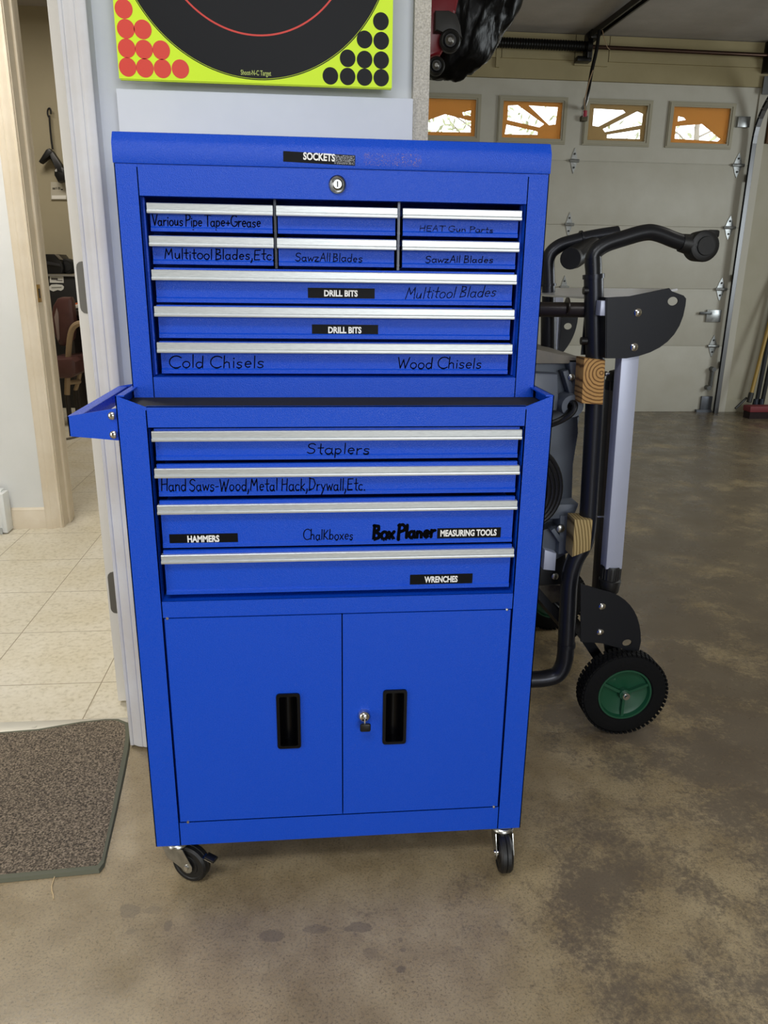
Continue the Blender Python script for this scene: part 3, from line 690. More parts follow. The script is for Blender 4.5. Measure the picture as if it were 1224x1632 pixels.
# rubber grips
g = MB(); c0 = at(1125, 392, YN-.02); g.lathe([(.045, 0), (.045, .022), (.04, .029), (.006, .0305), (.002, .029), (0, .024), (0, .0185), (-.003, .0175), (-.003, 0)], c0, (0, 1, 0), 32)
g.tube([at(1085, 387, YN), at(1104, 391, YN), at(1120, 392, YN)], [.0175, .021, .023], 16)
g.box(c0.x+.004, c0.x+.028, c0.y+.003, c0.y+.043, c0.z+.016, c0.z+.031, .004)
g.build('end_grip', RUBBER, st)
g = MB(); c1 = at(912, 410, .72); c2 = at(935, 400, .72); d_ = (c2-c1)
g.tube([c1+Vector((-.014, -.03, -.004)), c1+Vector((.004, 0, 0)), c1+d_*1.6+Vector((0, .02, .006)), at(950, 378, .74)], [.024, .026, .024, .014], 20)
g.build('end_grip', RUBBER, st)
# cross tubes
cr = MB(); y1 = YN+.005
cr.tube([at(935, 494, YN+.02), at(845, 493, YN+.06), at(780, 493, YN+.10)], .0155, 14)
cr.tube([at(905, 487, YN+.02), at(903, 487, YN+.02)], .017, 14)
cr.build('cross_tube', mat('brown_black_tube', '#2a2320', .35, .3), st)
cr = MB(); a = at(842, 930, YN+.10); c_ = at(915, 1015, YN+.04); 
cr.tube([a, c_], .014, 4); cr.build('lower_brace', STEEL, st)
cr = MB(); cr.tube([at(840, 922, YN+.14), at(925, 1004, YN+.08)], .006, 8); cr.build('lower_brace', STEEL, st)
# silver plate lying level on top of the folded legs
pl = MB(); zt = .982
q = [at(878, 459, .86), at(1066, 459, YN-.03), at(968, 474, YN-.02), at(878, 473, YN+.10)]
pl.prism([(.684, YN-.05, 1.0), (.585, .95, .991), (.49, .95, .990), (.49, .66, .980), (.553, YN-.05, .980)], (0, 0, -.004)).build('top_plate', mat('worn_silver_plate', '#c9c9cb', .3, .55), st)
# near leg group
lg = MB(); l0, l1 = at(1005, 500, YN-.03), at(974, 903, YN-.03)
def slab(mb, p, q_, hw_, y0, y1): mb.prism([(p.x-hw_, y0, p.z), (p.x+hw_, y0, p.z), (q_.x+hw_, y0, q_.z), (q_.x-hw_, y0, q_.z)], (0, y1-y0, 0), .002)
slab(lg, l0, l1, .0185, YN-.047, YN-.012)
lgo = lg.build('leg', SILV, st)
f = MB(); zc_ = l1.z; f.lathe([(.0, .0205), (-.004, .0222), (-.032, .0215), (-.034, .0245), (-.040, .0245), (-.062, .0215), (-.068, .016), (-.068, 0)], (l1.x, YN-.03, l1.z+.004), (0, 0, 1), 28)
for i in range(20):
    a_ = 2*PI*i/20; f.box(l1.x+.0215*math.cos(a_)-.0012, l1.x+.0215*math.cos(a_)+.0012, YN-.03+.0215*math.sin(a_)-.0012, YN-.03+.0215*math.sin(a_)+.0012, l1.z-.026, l1.z)
f.build('foot_cap', RUBBER, lgo)
lg = MB(); b0, b1 = at(980, 606, YN+.05), at(957, 938, YN+.05); slab(lg, b0, b1, .0165, YN+.035, YN+.065)
lgo = lg.build('leg', mat('bronze_tube', '#4a4440', .35, .6), st)
f = MB(); f.lathe([(-.02, 0), (-.02, .020), (0, .021), (0.002, .0195), (.012, .0185), (.020, .013), (.024, 0)], (b0.x, YN+.05, b0.z), (0, 0, 1), 24); f.build('foot_cap', RUBBER, lgo)
lg = MB(); b0, b1 = at(889, 470, YF), at(880, 900, YF); slab(lg, b0, b1, .016, YF, YF+.035); lg.build('leg', SILV, st)
# quarter-round side plates
def plate(lst, Y, bolts, hole):
    P_ = [at(x, y, Y) for x, y in lst]; hp = at(hole[0], hole[1], Y)
    ring = [(hp.x+.011*math.cos(2*PI*k/16), hp.z+.0085*math.sin(2*PI*k/16)) for k in range(16)]
    me = holed([(p.x, p.z) for p in P_], [ring], Y-.0018, Y+.0018); mb = MB(); mb.bm.from_mesh(me)
    o = mb.build('hinge_plate', mat('black_sheet_steel', '#15171d', .42, .4), st)
    for x, y in bolts:
        p = at(x, y, Y); MB().lathe([(0, 0), (0, .0085), (.002, .008), (.0045, .005), (.0052, 0)], (p.x, Y-.0018, p.z), (0, -1, 0), 18).build('bolt', CHROME, o)
    return o
YPn = YN-.052
def curve_px(a, b_, c_, n=8): return [((1-t_)**2*a[0]+2*t_*(1-t_)*b_[0]+t_*t_*c_[0], (1-t_)**2*a[1]+2*t_*(1-t_)*b_[1]+t_*t_*c_[1]) for t_ in [i/n for i in range(n+1)]]
plate([(967, 474), (1003, 472), (1066, 459), (1070, 464), (1089, 471), (1093, 476)]+curve_px((1092, 486), (1082, 560), (998, 571))+[(966, 571)], YPn, [(1016, 498), (1010, 553)], (1072, 480))
plate([(925, 930), (945, 936), (972, 943)]+curve_px((975, 944), (1022, 962), (1021, 1022))+[(1018, 1036), (1000, 1036), (960, 1025), (925, 1022)], YPn, [(959, 966), (956, 1007)], (999, 1024))
q = at(961, 479, YPn+.01); MB().box(q.x-.006, q.x+.008, YPn+.004, YPn+.03, at(961, 503, YPn+.01).z, q.z, .001).build('bar_end', SILV, st)
fm = MB(); a = at(967, 474, YPn); c_ = at(966, 571, YPn); fm.prism([(a.x-.0018, YPn, a.z), (a.x+.0018, YPn, a.z), (c_.x+.0018, YPn, c_.z), (c_.x-.0018, YPn, c_.z)], (0, .07, 0)); fm.box(a.x-.018, a.x, YPn+.066, YPn+.07, c_.z, a.z)
fm.build('plate_flange', mat('black_sheet_steel', '#15171d', .42, .4), st)
plate([(895, 500), (920, 498)]+curve_px((921, 505), (918, 540), (893, 566))+[(890, 566)], YF-.01, [], (905, 520))
for x, y in ((933, 463), (929, 543)): p = at(x, y, YN); MB().cyl((p.x+.006, YN-.005, p.z), (-1, 0, 0), .008, .012, 12).build('bolt', BLACKP, st)
# wheels
wm = mat('tyre_rubber', '#0d0d0e', .8, bump=(160, .5, .002), spec=.2); GREEN = mat('green_hub_paint', '#174c33', .42)
def wheel(cx_, cy_, cz_, R0):
    t_ = MB(); w_ = .044
    t_.lathe([(0.006, .062), (0, .066), (-.001, R0*.80), (.003, R0*.93), (.008, R0*.965), (w_-.008, R0*.965), (w_-.003, R0*.93), (w_+.001, R0*.80), (w_, .066), (w_-.006, .062), (0.006, .062)], (cx_, cy_, cz_), (0, 1, 0), 64)
    for i in range(56):                                            # tread blocks
        a_ = 2*PI*i/56; 
        for j, (y0, y1) in enumerate(((.0015, .014), (.016, .028), (.030, .0425))):
            b_ = a_+(j % 2)*PI/56; da = .036
            P_ = [(cx_+R0*.955*math.cos(g), cy_+y, cz_+R0*.955*math.sin(g)) for y, g in ((y0, b_-da+.01), (y1, b_-da-.01), (y1, b_+da-.01), (y0, b_+da+.01))]
            cdir = Vector((math.cos(b_), 0, math.sin(b_))); t_.prism(P_, cdir*R0*.034)
    o = t_.build('wheel', wm, st)
    h_ = MB(); h_.lathe([(.022, 0), (.016, .012), (.016, .046), (.012, .056), (.003, .059), (.003, .063), (.010, .064), (.034, .064), (.041, .059), (.032, .046), (.030, 0)], (cx_, cy_, cz_), (0, 1, 0), 48)
    for g in (22, 152, 270):
        gr = math.radians(g); d = Vector((math.cos(gr), 0, math.sin(gr))); n_ = Vector((-d.z, 0, d.x))*.0032; c = Vector((cx_, cy_+.006, cz_))
        h_.prism([c+d*.012+n_, c+d*.058+n_, c+d*.058-n_, c+d*.012-n_], (0, .012, 0))
    h_.lathe([(.0, 0), (.0, .0125), (.018, .0135), (.018, 0)], (cx_, cy_+.002, cz_), (0, 1, 0), 24)
    h_.build('hub', GREEN, o)
    a_ = MB(); a_.lathe([(-.010, 0), (-.010, .004), (-.006, .0052), (-.006, .0085), (0, .0095), (.002, .0095), (.002, 0)], (cx_, cy_, cz_), (0, 1, 0), 16); a_.build('axle_nut', CHROME, o)
RW = .1035
wheel(.665, .383, RW, RW); wheel(.665, .93, RW, RW)
ax_ = MB(); ax_.cyl((.665, .40, RW), (0, 1, 0), .008, .56, 16)
for y in (.452, .90):
    ax_.prism([(.615, y, .285), (.655, y, .285), (.680, y, RW-.01), (.652, y, RW-.012)], (0, .006, 0))
    ax_.prism([(.540, y+.008, .26), (.560, y+.008, .27), (.672, y+.008, RW+.012), (.655, y+.008, RW-.008)], (0, .005, 0))
ax_.build('axle_bracket', STEEL, st)
# wooden spacers bolted between the saw and the tube
t = NT('pine_end_grain'); co = t.coord(); mp = t.n('ShaderNodeMapping'); mp.inputs['Location'].default_value = (.055, 0, -.008); t.l(co, mp.inputs[0])
# rings are centred beside each spacer; spacers are placed with their own object origin
wv = t.n('ShaderNodeTexWave', wave_type='RINGS', rings_direction='Y'); wv.inputs['Scale'].default_value = 42; wv.inputs['Distortion'].default_value = 1.2; wv.inputs['Detail'].default_value = 2; wv.inputs['Detail Scale'].default_value = 2
t.l(mp.outputs[0], wv.inputs['Vector'])
cl = t.ramp(wv.outputs['Fac'], [(0.25, lin('#c79a5c')), (0.75, lin('#b5854a')), (0.93, lin('#6f4a22'))])
t.l(cl, t.b.inputs['Base Color']); t.b.inputs['Roughness'].default_value = .75; PINE = t.m
def spacer(lst, name_mat, org, length=.05):
    pts = [at(x, y, YPn+.02) for x, y in lst]
    mb = MB(); mb.prism(pts, (0, length, 0), .0015)
    o = mb.build('wood_spacer', name_mat, st)
    # origin at the block itself so that its ring pattern sits in it
    oc = Vector(org)-Vector(st['_org']); o.data.transform(Matrix.Translation(-oc)); o.location = oc
    return o
w1 = [at(x, y, YPn+.02) for x, y in ((931, 571), (965, 574), (961, 645), (927, 643))]
c1 = sum(w1, Vector())/4
spacer([(931, 571), (965, 574), (961, 645), (927, 643)], PINE, c1+Vector((.07, 0, .01)))
t2 = NT('pine_edge_grain'); co = t2.coord()
wv = t2.n('ShaderNodeTexWave', wave_type='RINGS', rings_direction='Y'); wv.inputs['Scale'].default_value = 46; wv.inputs['Distortion'].default_value = .6; t2.l(co, wv.inputs['Vector'])
t2.l(t2.ramp(wv.outputs['Fac'], [(0.3, lin('#b8a06c')), (0.8, lin('#a08752')), (0.95, lin('#6e5a32'))]), t2.b.inputs['Base Color']); t2.b.inputs['Roughness'].default_value = .8
w2_ = [at(x, y, YPn+.02) for x, y in ((916, 828), (945, 829), (941, 877), (912, 888))]
spacer([(916, 828), (945, 829), (941, 877), (912, 888)], t2.m, sum(w2_, Vector())/4+Vector((-.30, 0, -.05)))
for (xa, xb, y) in ((943, 971, 823.5), (964, 971, 595.5)):
    sc_ = MB(); p, q_ = at(xa, y, YPn+.045), at(xb, y, YPn+.045); sc_.tube([p, q_], .0025, 8); sc_.cyl(p, (1, 0, 0), .005, .004, 10)
    sc_.build('bolt', CHROME, st)

# table saw
SAW = mat('grey_saw_plastic', '#5d646e', .5, vary=('#555b65', 9)); SAWD = mat('dark_saw_plastic', '#3d4148', .45); SAWT = mat('saw_dusty_top', '#6d6a66', .6, vary=('#8a8273', 14))
sw = thing('table_saw', 'grey table saw clamped to the folded stand behind the tool cabinet, power cord coiled', 'table saw', (.45, .7, .55))
YS = .50
def pxp(mb, lst, y0, dep, bev=.003): mb.prism([at(x, y, y0) for x, y in lst], (0, dep, 0), bev)
m = MB(); pxp(m, [(790, 640), (905, 640), (925, 664), (917, 690), (913, 740), (911, 800), (905, 850), (880, 862), (790, 862)], YS+.05, .34, .006); m.build('housing', SAW, sw)
m = MB(); pxp(m, [(790, 552), (852, 556), (924, 569), (924, 580), (790, 580)], YS, .38, .004); m.build('table_edge', SAWT, sw)
m = MB(); pxp(m, [(790, 570), (905, 572), (905, 655), (790, 655)], YS+.03, .30, .004); pxp(m, [(905, 572), (928, 572), (925, 648), (915, 650), (912, 610)], YS, .3, .003); pxp(m, [(897, 592), (906, 590), (919, 636), (912, 642)], YS-.004, .03, .002)
mo = m.build('upper_bracket', SAW, sw)
m = MB(); pxp(m, [(845, 596), (856, 594), (890, 596), (891, 644), (888, 655), (845, 655)], YS, .06, .006); m.build('motor_cover', mat('saw_cover_plastic', '#666c76', .45), sw)
def bolt_at(x, y, Y, r, parent): p = at(x, y, Y); MB().lathe([(0, 0), (0, r), (.004, r*.9), (.006, r*.5), (.0065, 0)], p, (0, -1, 0), 16).build('bolt', ZINC, parent)
bolt_at(910, 601, YS-.004, .008, mo)
m = MB(); p = at(908, 645, YS-.01); m.lathe([(-.02, .024), (.03, .024), (.03, .012), (-.02, .012), (-.02, .024)], p, (0, 1, 0), 24); m.build('cord_collar', SAW, sw)
m = MB(); pxp(m, [(790, 848), (866, 848), (878, 838), (912, 838), (908, 880), (888, 892), (862, 884), (845, 866), (790, 866)], YS+.02, .30, .004); pxp(m, [(893, 822), (912, 822), (908, 882), (890, 884)], YS-.004, .3, .003); pxp(m, [(878, 846), (884, 842), (898, 862), (892, 866)], YS-.006, .03, .002)
lo2 = m.build('lower_bracket', SAW, sw); bolt_at(893, 842, YS-.006, .010, lo2)
m = MB(); pxp(m, [(868, 805), (922, 803), (921, 806), (914, 826), (868, 828)], YS, .3, .003); m.build('housing_step', SAW, sw)
m = MB(); pxp(m, [(868, 876), (887, 882), (885, 910), (866, 908)], YS, .12, .002); m.build('rail', SILV, sw)
m = MB(); pxp(m, [(790, 884), (902, 884), (903, 932), (790, 934)], YS+.03, .25, .003); lo3 = m.build('lower_guard', mat('saw_black_part', '#17181b', .5), sw); bolt_at(884, 918, YS+.028, .009, lo3)
m = MB(); pxp(m, [(840, 934), (905, 932), (900, 958), (880, 962)], YS+.06, .12, .003); m.build('base_casting', mat('dusty_casting', '#6f6659', .7, vary=('#4c463e', 30)), sw); 
cdm = MB(); cdm.tube(smooth_path([at(908, 645, YS-.015), at(914, 640, YS-.04), at(918, 648, YS-.05), at(912, 660, YS-.05), at(893, 672, YS-.04), at(870, 680, YS-.03), at(835, 690, YS-.02)], 3), .0058, 10)
cdm.tube(smooth_path([at(907, 650, YS-.02), at(903, 662, YS-.04), at(885, 672, YS-.045), at(860, 677, YS-.03), at(830, 684, YS-.02)], 3), .0045, 10)
import itertools
for i in range(4):
    cpx, cpy = 843-i*1.5, 775+i*2; rx, ry = 51-i*5, 62-i*5; Y = YS-.02-i*.006
    cdm.tube([at(cpx+rx*math.cos(a_), cpy+ry*math.sin(a_), Y) for a_ in [2*PI*k/40 for k in range(41)]], .0052, 8, cap=False)
cdm.build('power_cord', mat('black_cord', '#0d0d0f', .45), sw)

# ================================================================== GARAGE DOOR
YG = GY1
gd = struct(bpy.data.objects.new('door_2', None)); C.objects.link(gd); gd['_org'] = (1.5, YG, 0); gd.location = (1.5, YG, 0)
seams = [0.0, .516, .942, 1.384, 1.812, 2.319]
GX0 = .2
wins = []
for wc in (.905, 1.520, 2.138, 2.753): wins.append((wc-.215, wc+.215, 1.945, 2.185))
for i in range(5):
    z0, z1 = seams[i], seams[i+1]
    if i < 4:
        mb = MB(); mb.box(GX0, JX+.033, YG, YG+.04, z0, z1, .004)
        o = mb.build('door_section', DOORM, gd)
    else:
        hol = [[(a, c_), (b_, c_), (b_, d_), (a, d_)] for a, b_, c_, d_ in wins]
        me = holed([(GX0, z0+.004), (JX+.033, z0+.004), (JX+.033, z1+.002), (GX0, z1+.002)], hol, YG, YG+.04); mb = MB(); mb.bm.from_mesh(me); mb.box(GX0, JX+.033, YG+.006, YG+.038, z0, z0+.006); o = mb.build('door_section', DOORM, gd)
MB().box(GX0, JX, YG+.005, YG+.035, -.0, .012).build('bottom_seal', RUBBER, gd)
FRM = mat('window_moulding', '#a8a28c', .4); 
t = NT('sunburst_insert_plastic'); tr = t.n('ShaderNodeBsdfTranslucent'); tr.inputs[0].default_value = lin('#efc283'); df = t.n('ShaderNodeBsdfDiffuse'); df.inputs[0].default_value = lin('#b58a52')
mx = t.n('ShaderNodeMixShader'); mx.inputs[0].default_value = .34; t.l(df.outputs[0], mx.inputs[1]); t.l(tr.outputs[0], mx.inputs[2]); t.l(mx.outputs[0], t.out.inputs[0]); INSERT = t.m
INSERT2 = INSERT.copy(); INSERT2.name = 'tan_insert_plastic'  # less orange, tan copy used for one pane
for nd in INSERT2.node_tree.nodes:
    if nd.type == 'BSDF_TRANSLUCENT': nd.inputs[0].default_value = lin('#c9b48e')
    if nd.type == 'BSDF_DIFFUSE': nd.inputs[0].default_value = lin('#a58f68')
t = NT('window_glass'); tb = t.n('ShaderNodeBsdfTransparent'); gb = t.n('ShaderNodeBsdfGlossy'); gb.inputs['Roughness'].default_value = .05
mx = t.n('ShaderNodeMixShader'); mx.inputs[0].default_value = .06; t.l(tb.outputs[0], mx.inputs[1]); t.l(gb.outputs[0], mx.inputs[2]); t.l(mx.outputs[0], t.out.inputs[0]); GLASS = t.m
secs = [c for c in gd.children]
burst = {  # cut-outs as (u, v) in the pane, v up
 'ray_l': [[(.10, .88), (.26, .90), (.72, .42), (.64, .33), (.10, .50)], [(.44, .90), (.93, .88), (.91, .42), (.80, .40)], [(.09, .38), (.62, .22), (.62, .13), (.07, .12)]],
 'ray_r': [[(.10, .88), (.60, .86), (.64, .80), (.20, .40), (.10, .42)], [(.28, .34), (.84, .84), (.94, .78), (.94, .48), (.32, .26)], [(.36, .19), (.92, .36), (.93, .10), (.36, .10)]],
 'cap_l': [[(.02, .12), (.93, .14), (.93, .44), (.50, .60), (.02, .30)], [(.78, .66), (.92, .72), (.92, .58), (.80, .58)]],
 'cap_r': [[(.10, .14), (.86, .10), (.90, .17), (.55, .56), (.10, .48)], [(.12, .75), (.22, .72), (.26, .66), (.12, .61)]]}
for (a, b_, c_, d_), kd in zip(wins, ('cap_l', 'ray_l', 'ray_r', 'cap_r')):
    me = holed([(a-.032, c_-.03), (b_+.032, c_-.03), (b_+.032, d_+.03), (a-.032, d_+.03)], [[(a+.004, c_+.004), (b_-.004, c_+.004), (b_-.004, d_-.004), (a+.004, d_-.004)]], YG-.014, YG)
    mb = MB(); mb.bm.from_mesh(me); me = holed([(a-.024, c_-.022), (b_+.024, c_-.022), (b_+.024, d_+.022), (a-.024, d_+.022)], [[(a-.008, c_-.006), (b_+.008, c_-.006), (b_+.008, d_+.006), (a-.008, d_+.006)]], YG-.020, YG-.014); mb.bm.from_mesh(me)
    fo = mb.build('window_frame', FRM, gd)
    W_, H_ = b_-a, d_-c_
    me = holed([(a, c_), (b_, c_), (b_, d_), (a, d_)], [[(a+u*W_, c_+v*H_) for u, v in ring] for ring in burst[kd]], YG+.012, YG+.016)
    mb = MB(); mb.bm.from_mesh(me); mb.build('sunburst_insert', INSERT2 if kd == 'ray_r' else INSERT, fo)
    MB().box(a, b_, YG+.026, YG+.029, c_, d_).build('pane', GLASS, fo)
GALV = mat('galvanised_steel', '#b9bcbc', .35, .75, vary=('#8e9191', 40))
def dhinge(x, z, w=.045):
    mb = MB(); mb.profy([(x-w*.5, z+.012), (x-w*.28, z+.05), (x, z+.085), (x+w*.28, z+.05), (x+w*.5, z+.012), (x+w*.62, z), (x+w*.5, z-.012), (x+w*.28, z-.05), (x, z-.085), (x-w*.28, z-.05), (x-w*.5, z-.012), (x-w*.62, z)], YG-.006, YG)
    mb.tube([(x-w*.75, YG-.012, z), (x+w*.75, YG-.012, z)], .011, 10); mb.mi = 1
    for dz in (.045, -.045): mb.cyl((x, YG-.006, z+dz), (0, -1, 0), .007, .005, 8)
    return mb.build('hinge', [GALV, mat('dark_bolt', '#3a3a38', .5, .6)], gd)
for z in seams[1:5]:
    dhinge(1.846, z); dhinge(3.075, z, .06)
m = MB()
m.box(2.985, 3.10, YG-.02, YG, .70, .79, .002); m.mi = 1; m.box(2.925, 3.02, YG-.03, YG-.018, .755, .775, .002)
m.build('slide_lock', [GALV, mat('lock_bar_steel', '#5e6060', .4, .8)], gd)
m = MB(); m.box(3.035, 3.125, YG-.02, YG, .015, .125, .002); m.box(3.0, 3.125, YG-.03, YG, .0, .02); m.build('bottom_bracket', mat('bracket_steel', '#6d7178', .45, .7), gd)
m = MB(); m.tube([(3.088, YG-.03, .20), (3.088, YG-.03, .33)], .012, 10); m.cyl((3.088, YG-.05, .34), (0, 1, 0), .018, .05, 12); m.cyl((3.07, YG-.05, .195), (0, 1, 0), .018, .05, 12); m.build('cable_roller', mat('roller_steel', '#6a6c6c', .4, .7), gd)
m = MB(); m.box(3.02, 3.11, YG-.03, YG, 2.06, 2.13, .002); m.build('top_roller_bracket', GALV, gd)
# opener wire attachment on the door
m = MB(); m.box(1.865, 1.91, YG-.04, YG, 2.065, 2.10, .004); m.build('opener_bracket', mat('rusty_bracket', '#57503f', .6, .5), gd)

# trees outside, faint through the cut-outs of the door windows
BARK = mat('pale_bark', '#8d8578', .9); LEAF = mat('olive_leaves', '#8d9270', .8, vary=('#a7aa86', 3))
for k, (tx, ty, lab) in enumerate(((2.6, 11.0, 'pale leafy tree outside, seen through the two left garage door windows'), (5.9, 11.3, 'pale leafy tree outside, seen through the two right garage door windows'))):
    tr_ = thing('tree', lab, 'tree', (tx, ty, 0), 'trees outside the garage door'); rnd = random.Random(20+k)
    m = MB(); m.tube([(tx, ty, -.3), (tx+.1, ty, 1.6), (tx-.05, ty, 3.2), (tx, ty, 4.6)], [.07, .055, .04, .015], 8)
    tips = []
    for b_ in range(16):
        z0 = rnd.uniform(1.8, 4.0); an = rnd.uniform(0, 2*PI); L = rnd.uniform(.5, 1.15); p2 = Vector((tx+L*math.cos(an), ty+.6*L*math.sin(an), z0+rnd.uniform(.1, .8)))
        m.tube([(tx, ty, z0), (Vector((tx, ty, z0))+p2)/2+Vector((0, 0, .08)), p2], [.016, .011, .005], 6); tips.append(p2)
    m.build('trunk', BARK, tr_)
    m = MB()
    for q_ in range(520):
        c = rnd.choice(tips)+Vector((rnd.uniform(-.4, .4), rnd.gauss(0, .25), rnd.gauss(0, .25))); a_ = Vector((rnd.gauss(0, 1), rnd.gauss(0, 1), rnd.gauss(0, 1))).normalized()*.07; b_ = a_.orthogonal().normalized()*.03
        m.poly([c-a_, c+b_, c+a_, c-b_])
    m.build('foliage', LEAF, tr_)
sbox('ground_outside', mat('outdoor_ground', '#8b8878', .9), -1, 12, GY1+.45, 16, -.35, -.3)

# door track on the right, curving to the ceiling
tk = thing('door_track', 'galvanised garage door track curving from the floor to the ceiling at the right jamb', 'door track', (3.16, YG-.05, 0))
pth = [(3.155, YG-.05, .0), (3.155, YG-.05, 1.95)]+[(3.155, YG-.05-.38*(1-math.cos(a_)), 1.95+.36*math.sin(a_)) for a_ in [PI/2*i/10 for i in range(1, 11)]]+[(3.155, 2.2, 2.33)]
m = MB()
for (x, y, z), (x2, y2, z2) in zip(pth, pth[1:]):
    dv_ = Vector((0, y2-y, z2-z)).normalized(); nn = Vector((0, -dv_.z, dv_.y))
    A_ = Vector((x, y, z)); B_ = Vector((x2, y2, z2))
    for u0, u1, xa, xb in ((-.014, .026, -.001, .001), (.024, .026, -.03, .0), (-.014, -.012, -.022, .0)):
        m.prism([A_+nn*u0+Vector((xa, 0, 0)), A_+nn*u1+Vector((xa, 0, 0)), B_+nn*u1+Vector((xa, 0, 0)), B_+nn*u0+Vector((xa, 0, 0))], (xb-xa, 0, 0))
m.build('rail', mat('track_steel', '#77787a', .38, .8), tk)
for z in (.35, 1.0, 1.7): MB().box(3.15, 3.168, YG-.045, YG-.012, z, z+.05).build('wall_bracket', mat('roller_steel', '#6a6c6c', .4, .7), tk)
MB().box(3.158, 3.235, YG-.05, YG-.045, 2.27, 2.385).build('wall_bracket', mat('roller_steel', '#6a6c6c', .4, .7), tk)
tk.children[0].location = tk.children[0].location
# torsion spring on its shaft
sp = thing('torsion_spring', 'black torsion spring on a steel shaft above the garage door', 'door spring', (1.7, YG-.10, 2.5))
ZS = 2.505; YSf = YG-.10
m = MB(); m.tube([(.3, YSf, ZS+.012), (3.17, YSf, ZS-.004)], .0135, 12); m.build('shaft', mat('dark_shaft_steel', '#4d3b32', .3, .85), sp)
m = MB(); pts = []; n_ = 150
m.lathe([(k*.55/150, .030+(.003 if k % 2 else 0)) for k in range(301) if .55+k*.55/150 < 9][:0] or [(k*.0092, .0335 if k % 2 else .029) for k in range(152)], (.45, YSf, ZS+.01), (1, 0, -.004), 20)
m.build('coil_spring', mat('oiled_spring_steel', '#141312', .35, .6), sp)
m = MB(); m.box(1.84, 1.875, YSf-.03, YG-.035, ZS-.07, ZS+.085, .003); m.box(1.78, 1.88, YSf-.01, YG-.035, ZS-.085, ZS-.055, .002); m.cyl((1.835, YSf, ZS+.006), (1, 0, 0), .05, .03, 20); m.build('centre_bracket', mat('oiled_spring_steel', '#141312', .35, .6), sp)
m = MB(); m.lathe([(0, 0), (0, .075), (.008, .075), (.012, .06), (.035, .06), (.04, .072), (.048, .072), (.048, 0)], (3.155, YSf, ZS-.004), (1, 0, 0), 28); m.box(3.145, 3.25, YSf-.005, YG-.012, ZS-.10, ZS+.11, .002); m.build('cable_drum', mat('oiled_spring_steel', '#141312', .35, .6), sp)
# opener rail from the ceiling, with its hanging wire
orl = thing('opener_rail', 'dark garage door opener rail running below the ceiling to the spring bracket', 'opener rail', (1.9, 3.5, 2.5))
m = MB(); p0 = Vector((1.875, YG-.06, 2.575)); p1 = Vector((1.905, 1.6, 2.50))
for dx_, dz_ in ((-.022, 0), (.022, 0)): m.prism([p0+Vector((dx_-.006, 0, -.018)), p0+Vector((dx_+.006, 0, -.018)), p0+Vector((dx_+.006, 0, .018)), p0+Vector((dx_-.006, 0, .018))], p1-p0)
m.prism([p0+Vector((-.02, 0, .012)), p0+Vector((.02, 0, .012)), p0+Vector((.02, 0, .017)), p0+Vector((-.02, 0, .017))], p1-p0)
m.build('rail', mat('dark_rail_steel', '#2a2824', .4, .6), orl)
m = MB(); m.box(1.845, 1.905, YG-.16, YG-.035, 2.545, 2.60, .006); m.build('header_bracket', mat('dark_rail_steel', '#2a2824', .4, .6), orl)
m = MB(); m.box(1.86, 1.94, 1.55, 1.62, 2.50, 2.6); m.build('hanger', mat('dark_rail_steel', '#2a2824', .4, .6), orl)
wr = thing('release_cord', 'dark opener arm with red-tipped cord hanging from the opener rail before the door windows', 'opener arm', (1.9, 4.2, 2.3))
YW = 4.15
m = MB(); m.tube(smooth_path([at(955, 48, YW), at(951, 80, YW), at(944, 108, YW), at(940, 130, YW), at(937, 148, YW+.05), at(934, 164, YW+.2), at(929, 172, YG-.03)], 2), [.012]*0 or .0115, 10); m.build('arm', mat('oiled_spring_steel', '#141312', .35, .6), wr)
m = MB(); m.tube(smooth_path([at(945, 112, YW-.02), at(938, 132, YW-.02), at(934, 150, YW-.02), at(931, 162, YW-.02), at(932, 178, YW-.02)], 2), .0035, 8); m.build('wire', mat('tan_wire', '#9a7c5a', .5), wr); m = MB(); m.tube(smooth_path([at(960, 48, YW-.01), at(963, 62, YW-.01), at(968, 76, YW-.01), at(972, 79, YW+.1)], 2), .002, 6); m.build('wire', mat('tan_wire', '#9a7c5a', .5), wr)
m = MB(); m.cyl(at(932, 186, YW-.02), (0, 0, 1), .012, .034, 12); m.build('pull_knob', mat('red_plastic', '#a3243a', .4), wr)
# board hung beyond the track
bd = MB().box(3.255, 3.60, YG-.03, YG-.0, 1.96, 2.15, .003).build('wooden_board', mat('brown_wood_board', '#6e4a26', .6, vary=('#5a3a1c', 20)), None, (3.4, YG-.015, 1.96)); tag(bd, 'brown wooden board on the wall at the right edge, behind the door track', 'board')

# brooms leaning at the right
br = thing('push_broom', 'push broom with red head and yellow handle leaning by the garage door jamb', 'broom', (3.45, 4.45, 0))
m = MB(); a, c_ = at(1196, 632, 4.50), at(1235, 480, 4.62); m.tube([a, a+(c_-a)*1.6], .014, 12); m.build('handle', mat('yellow_varnished_wood', '#a8893f', .4), br)
m = MB(); m.tube([a+(c_-a)*-.06, a+(c_-a)*.04], .019, 12); m.build('ferrule', mat('dark_ferrule', '#2b2a28', .5), br)
m = MB(); h0 = at(1188, 650, 4.47); m.prism([(h0.x, 4.40, .05), (h0.x+.6, 4.40, .05), (h0.x+.6, 4.50, .05), (h0.x, 4.50, .05)], (0, 0, .045), .006); m.build('head', mat('red_broom_head', '#7c2f36', .6), br)
m = MB(); m.box(h0.x+.005, h0.x+.595, 4.405, 4.495, .0, .05); m.build('bristles', mat('dark_bristles', '#2a1c1e', .9, bump=(300, 1, .004)), br)
m = MB(); m.tube([at(1190, 634, 4.52), at(1172, 651, 4.50)], .009, 8); m.build('brace', mat('dark_ferrule', '#2b2a28', .5), br)
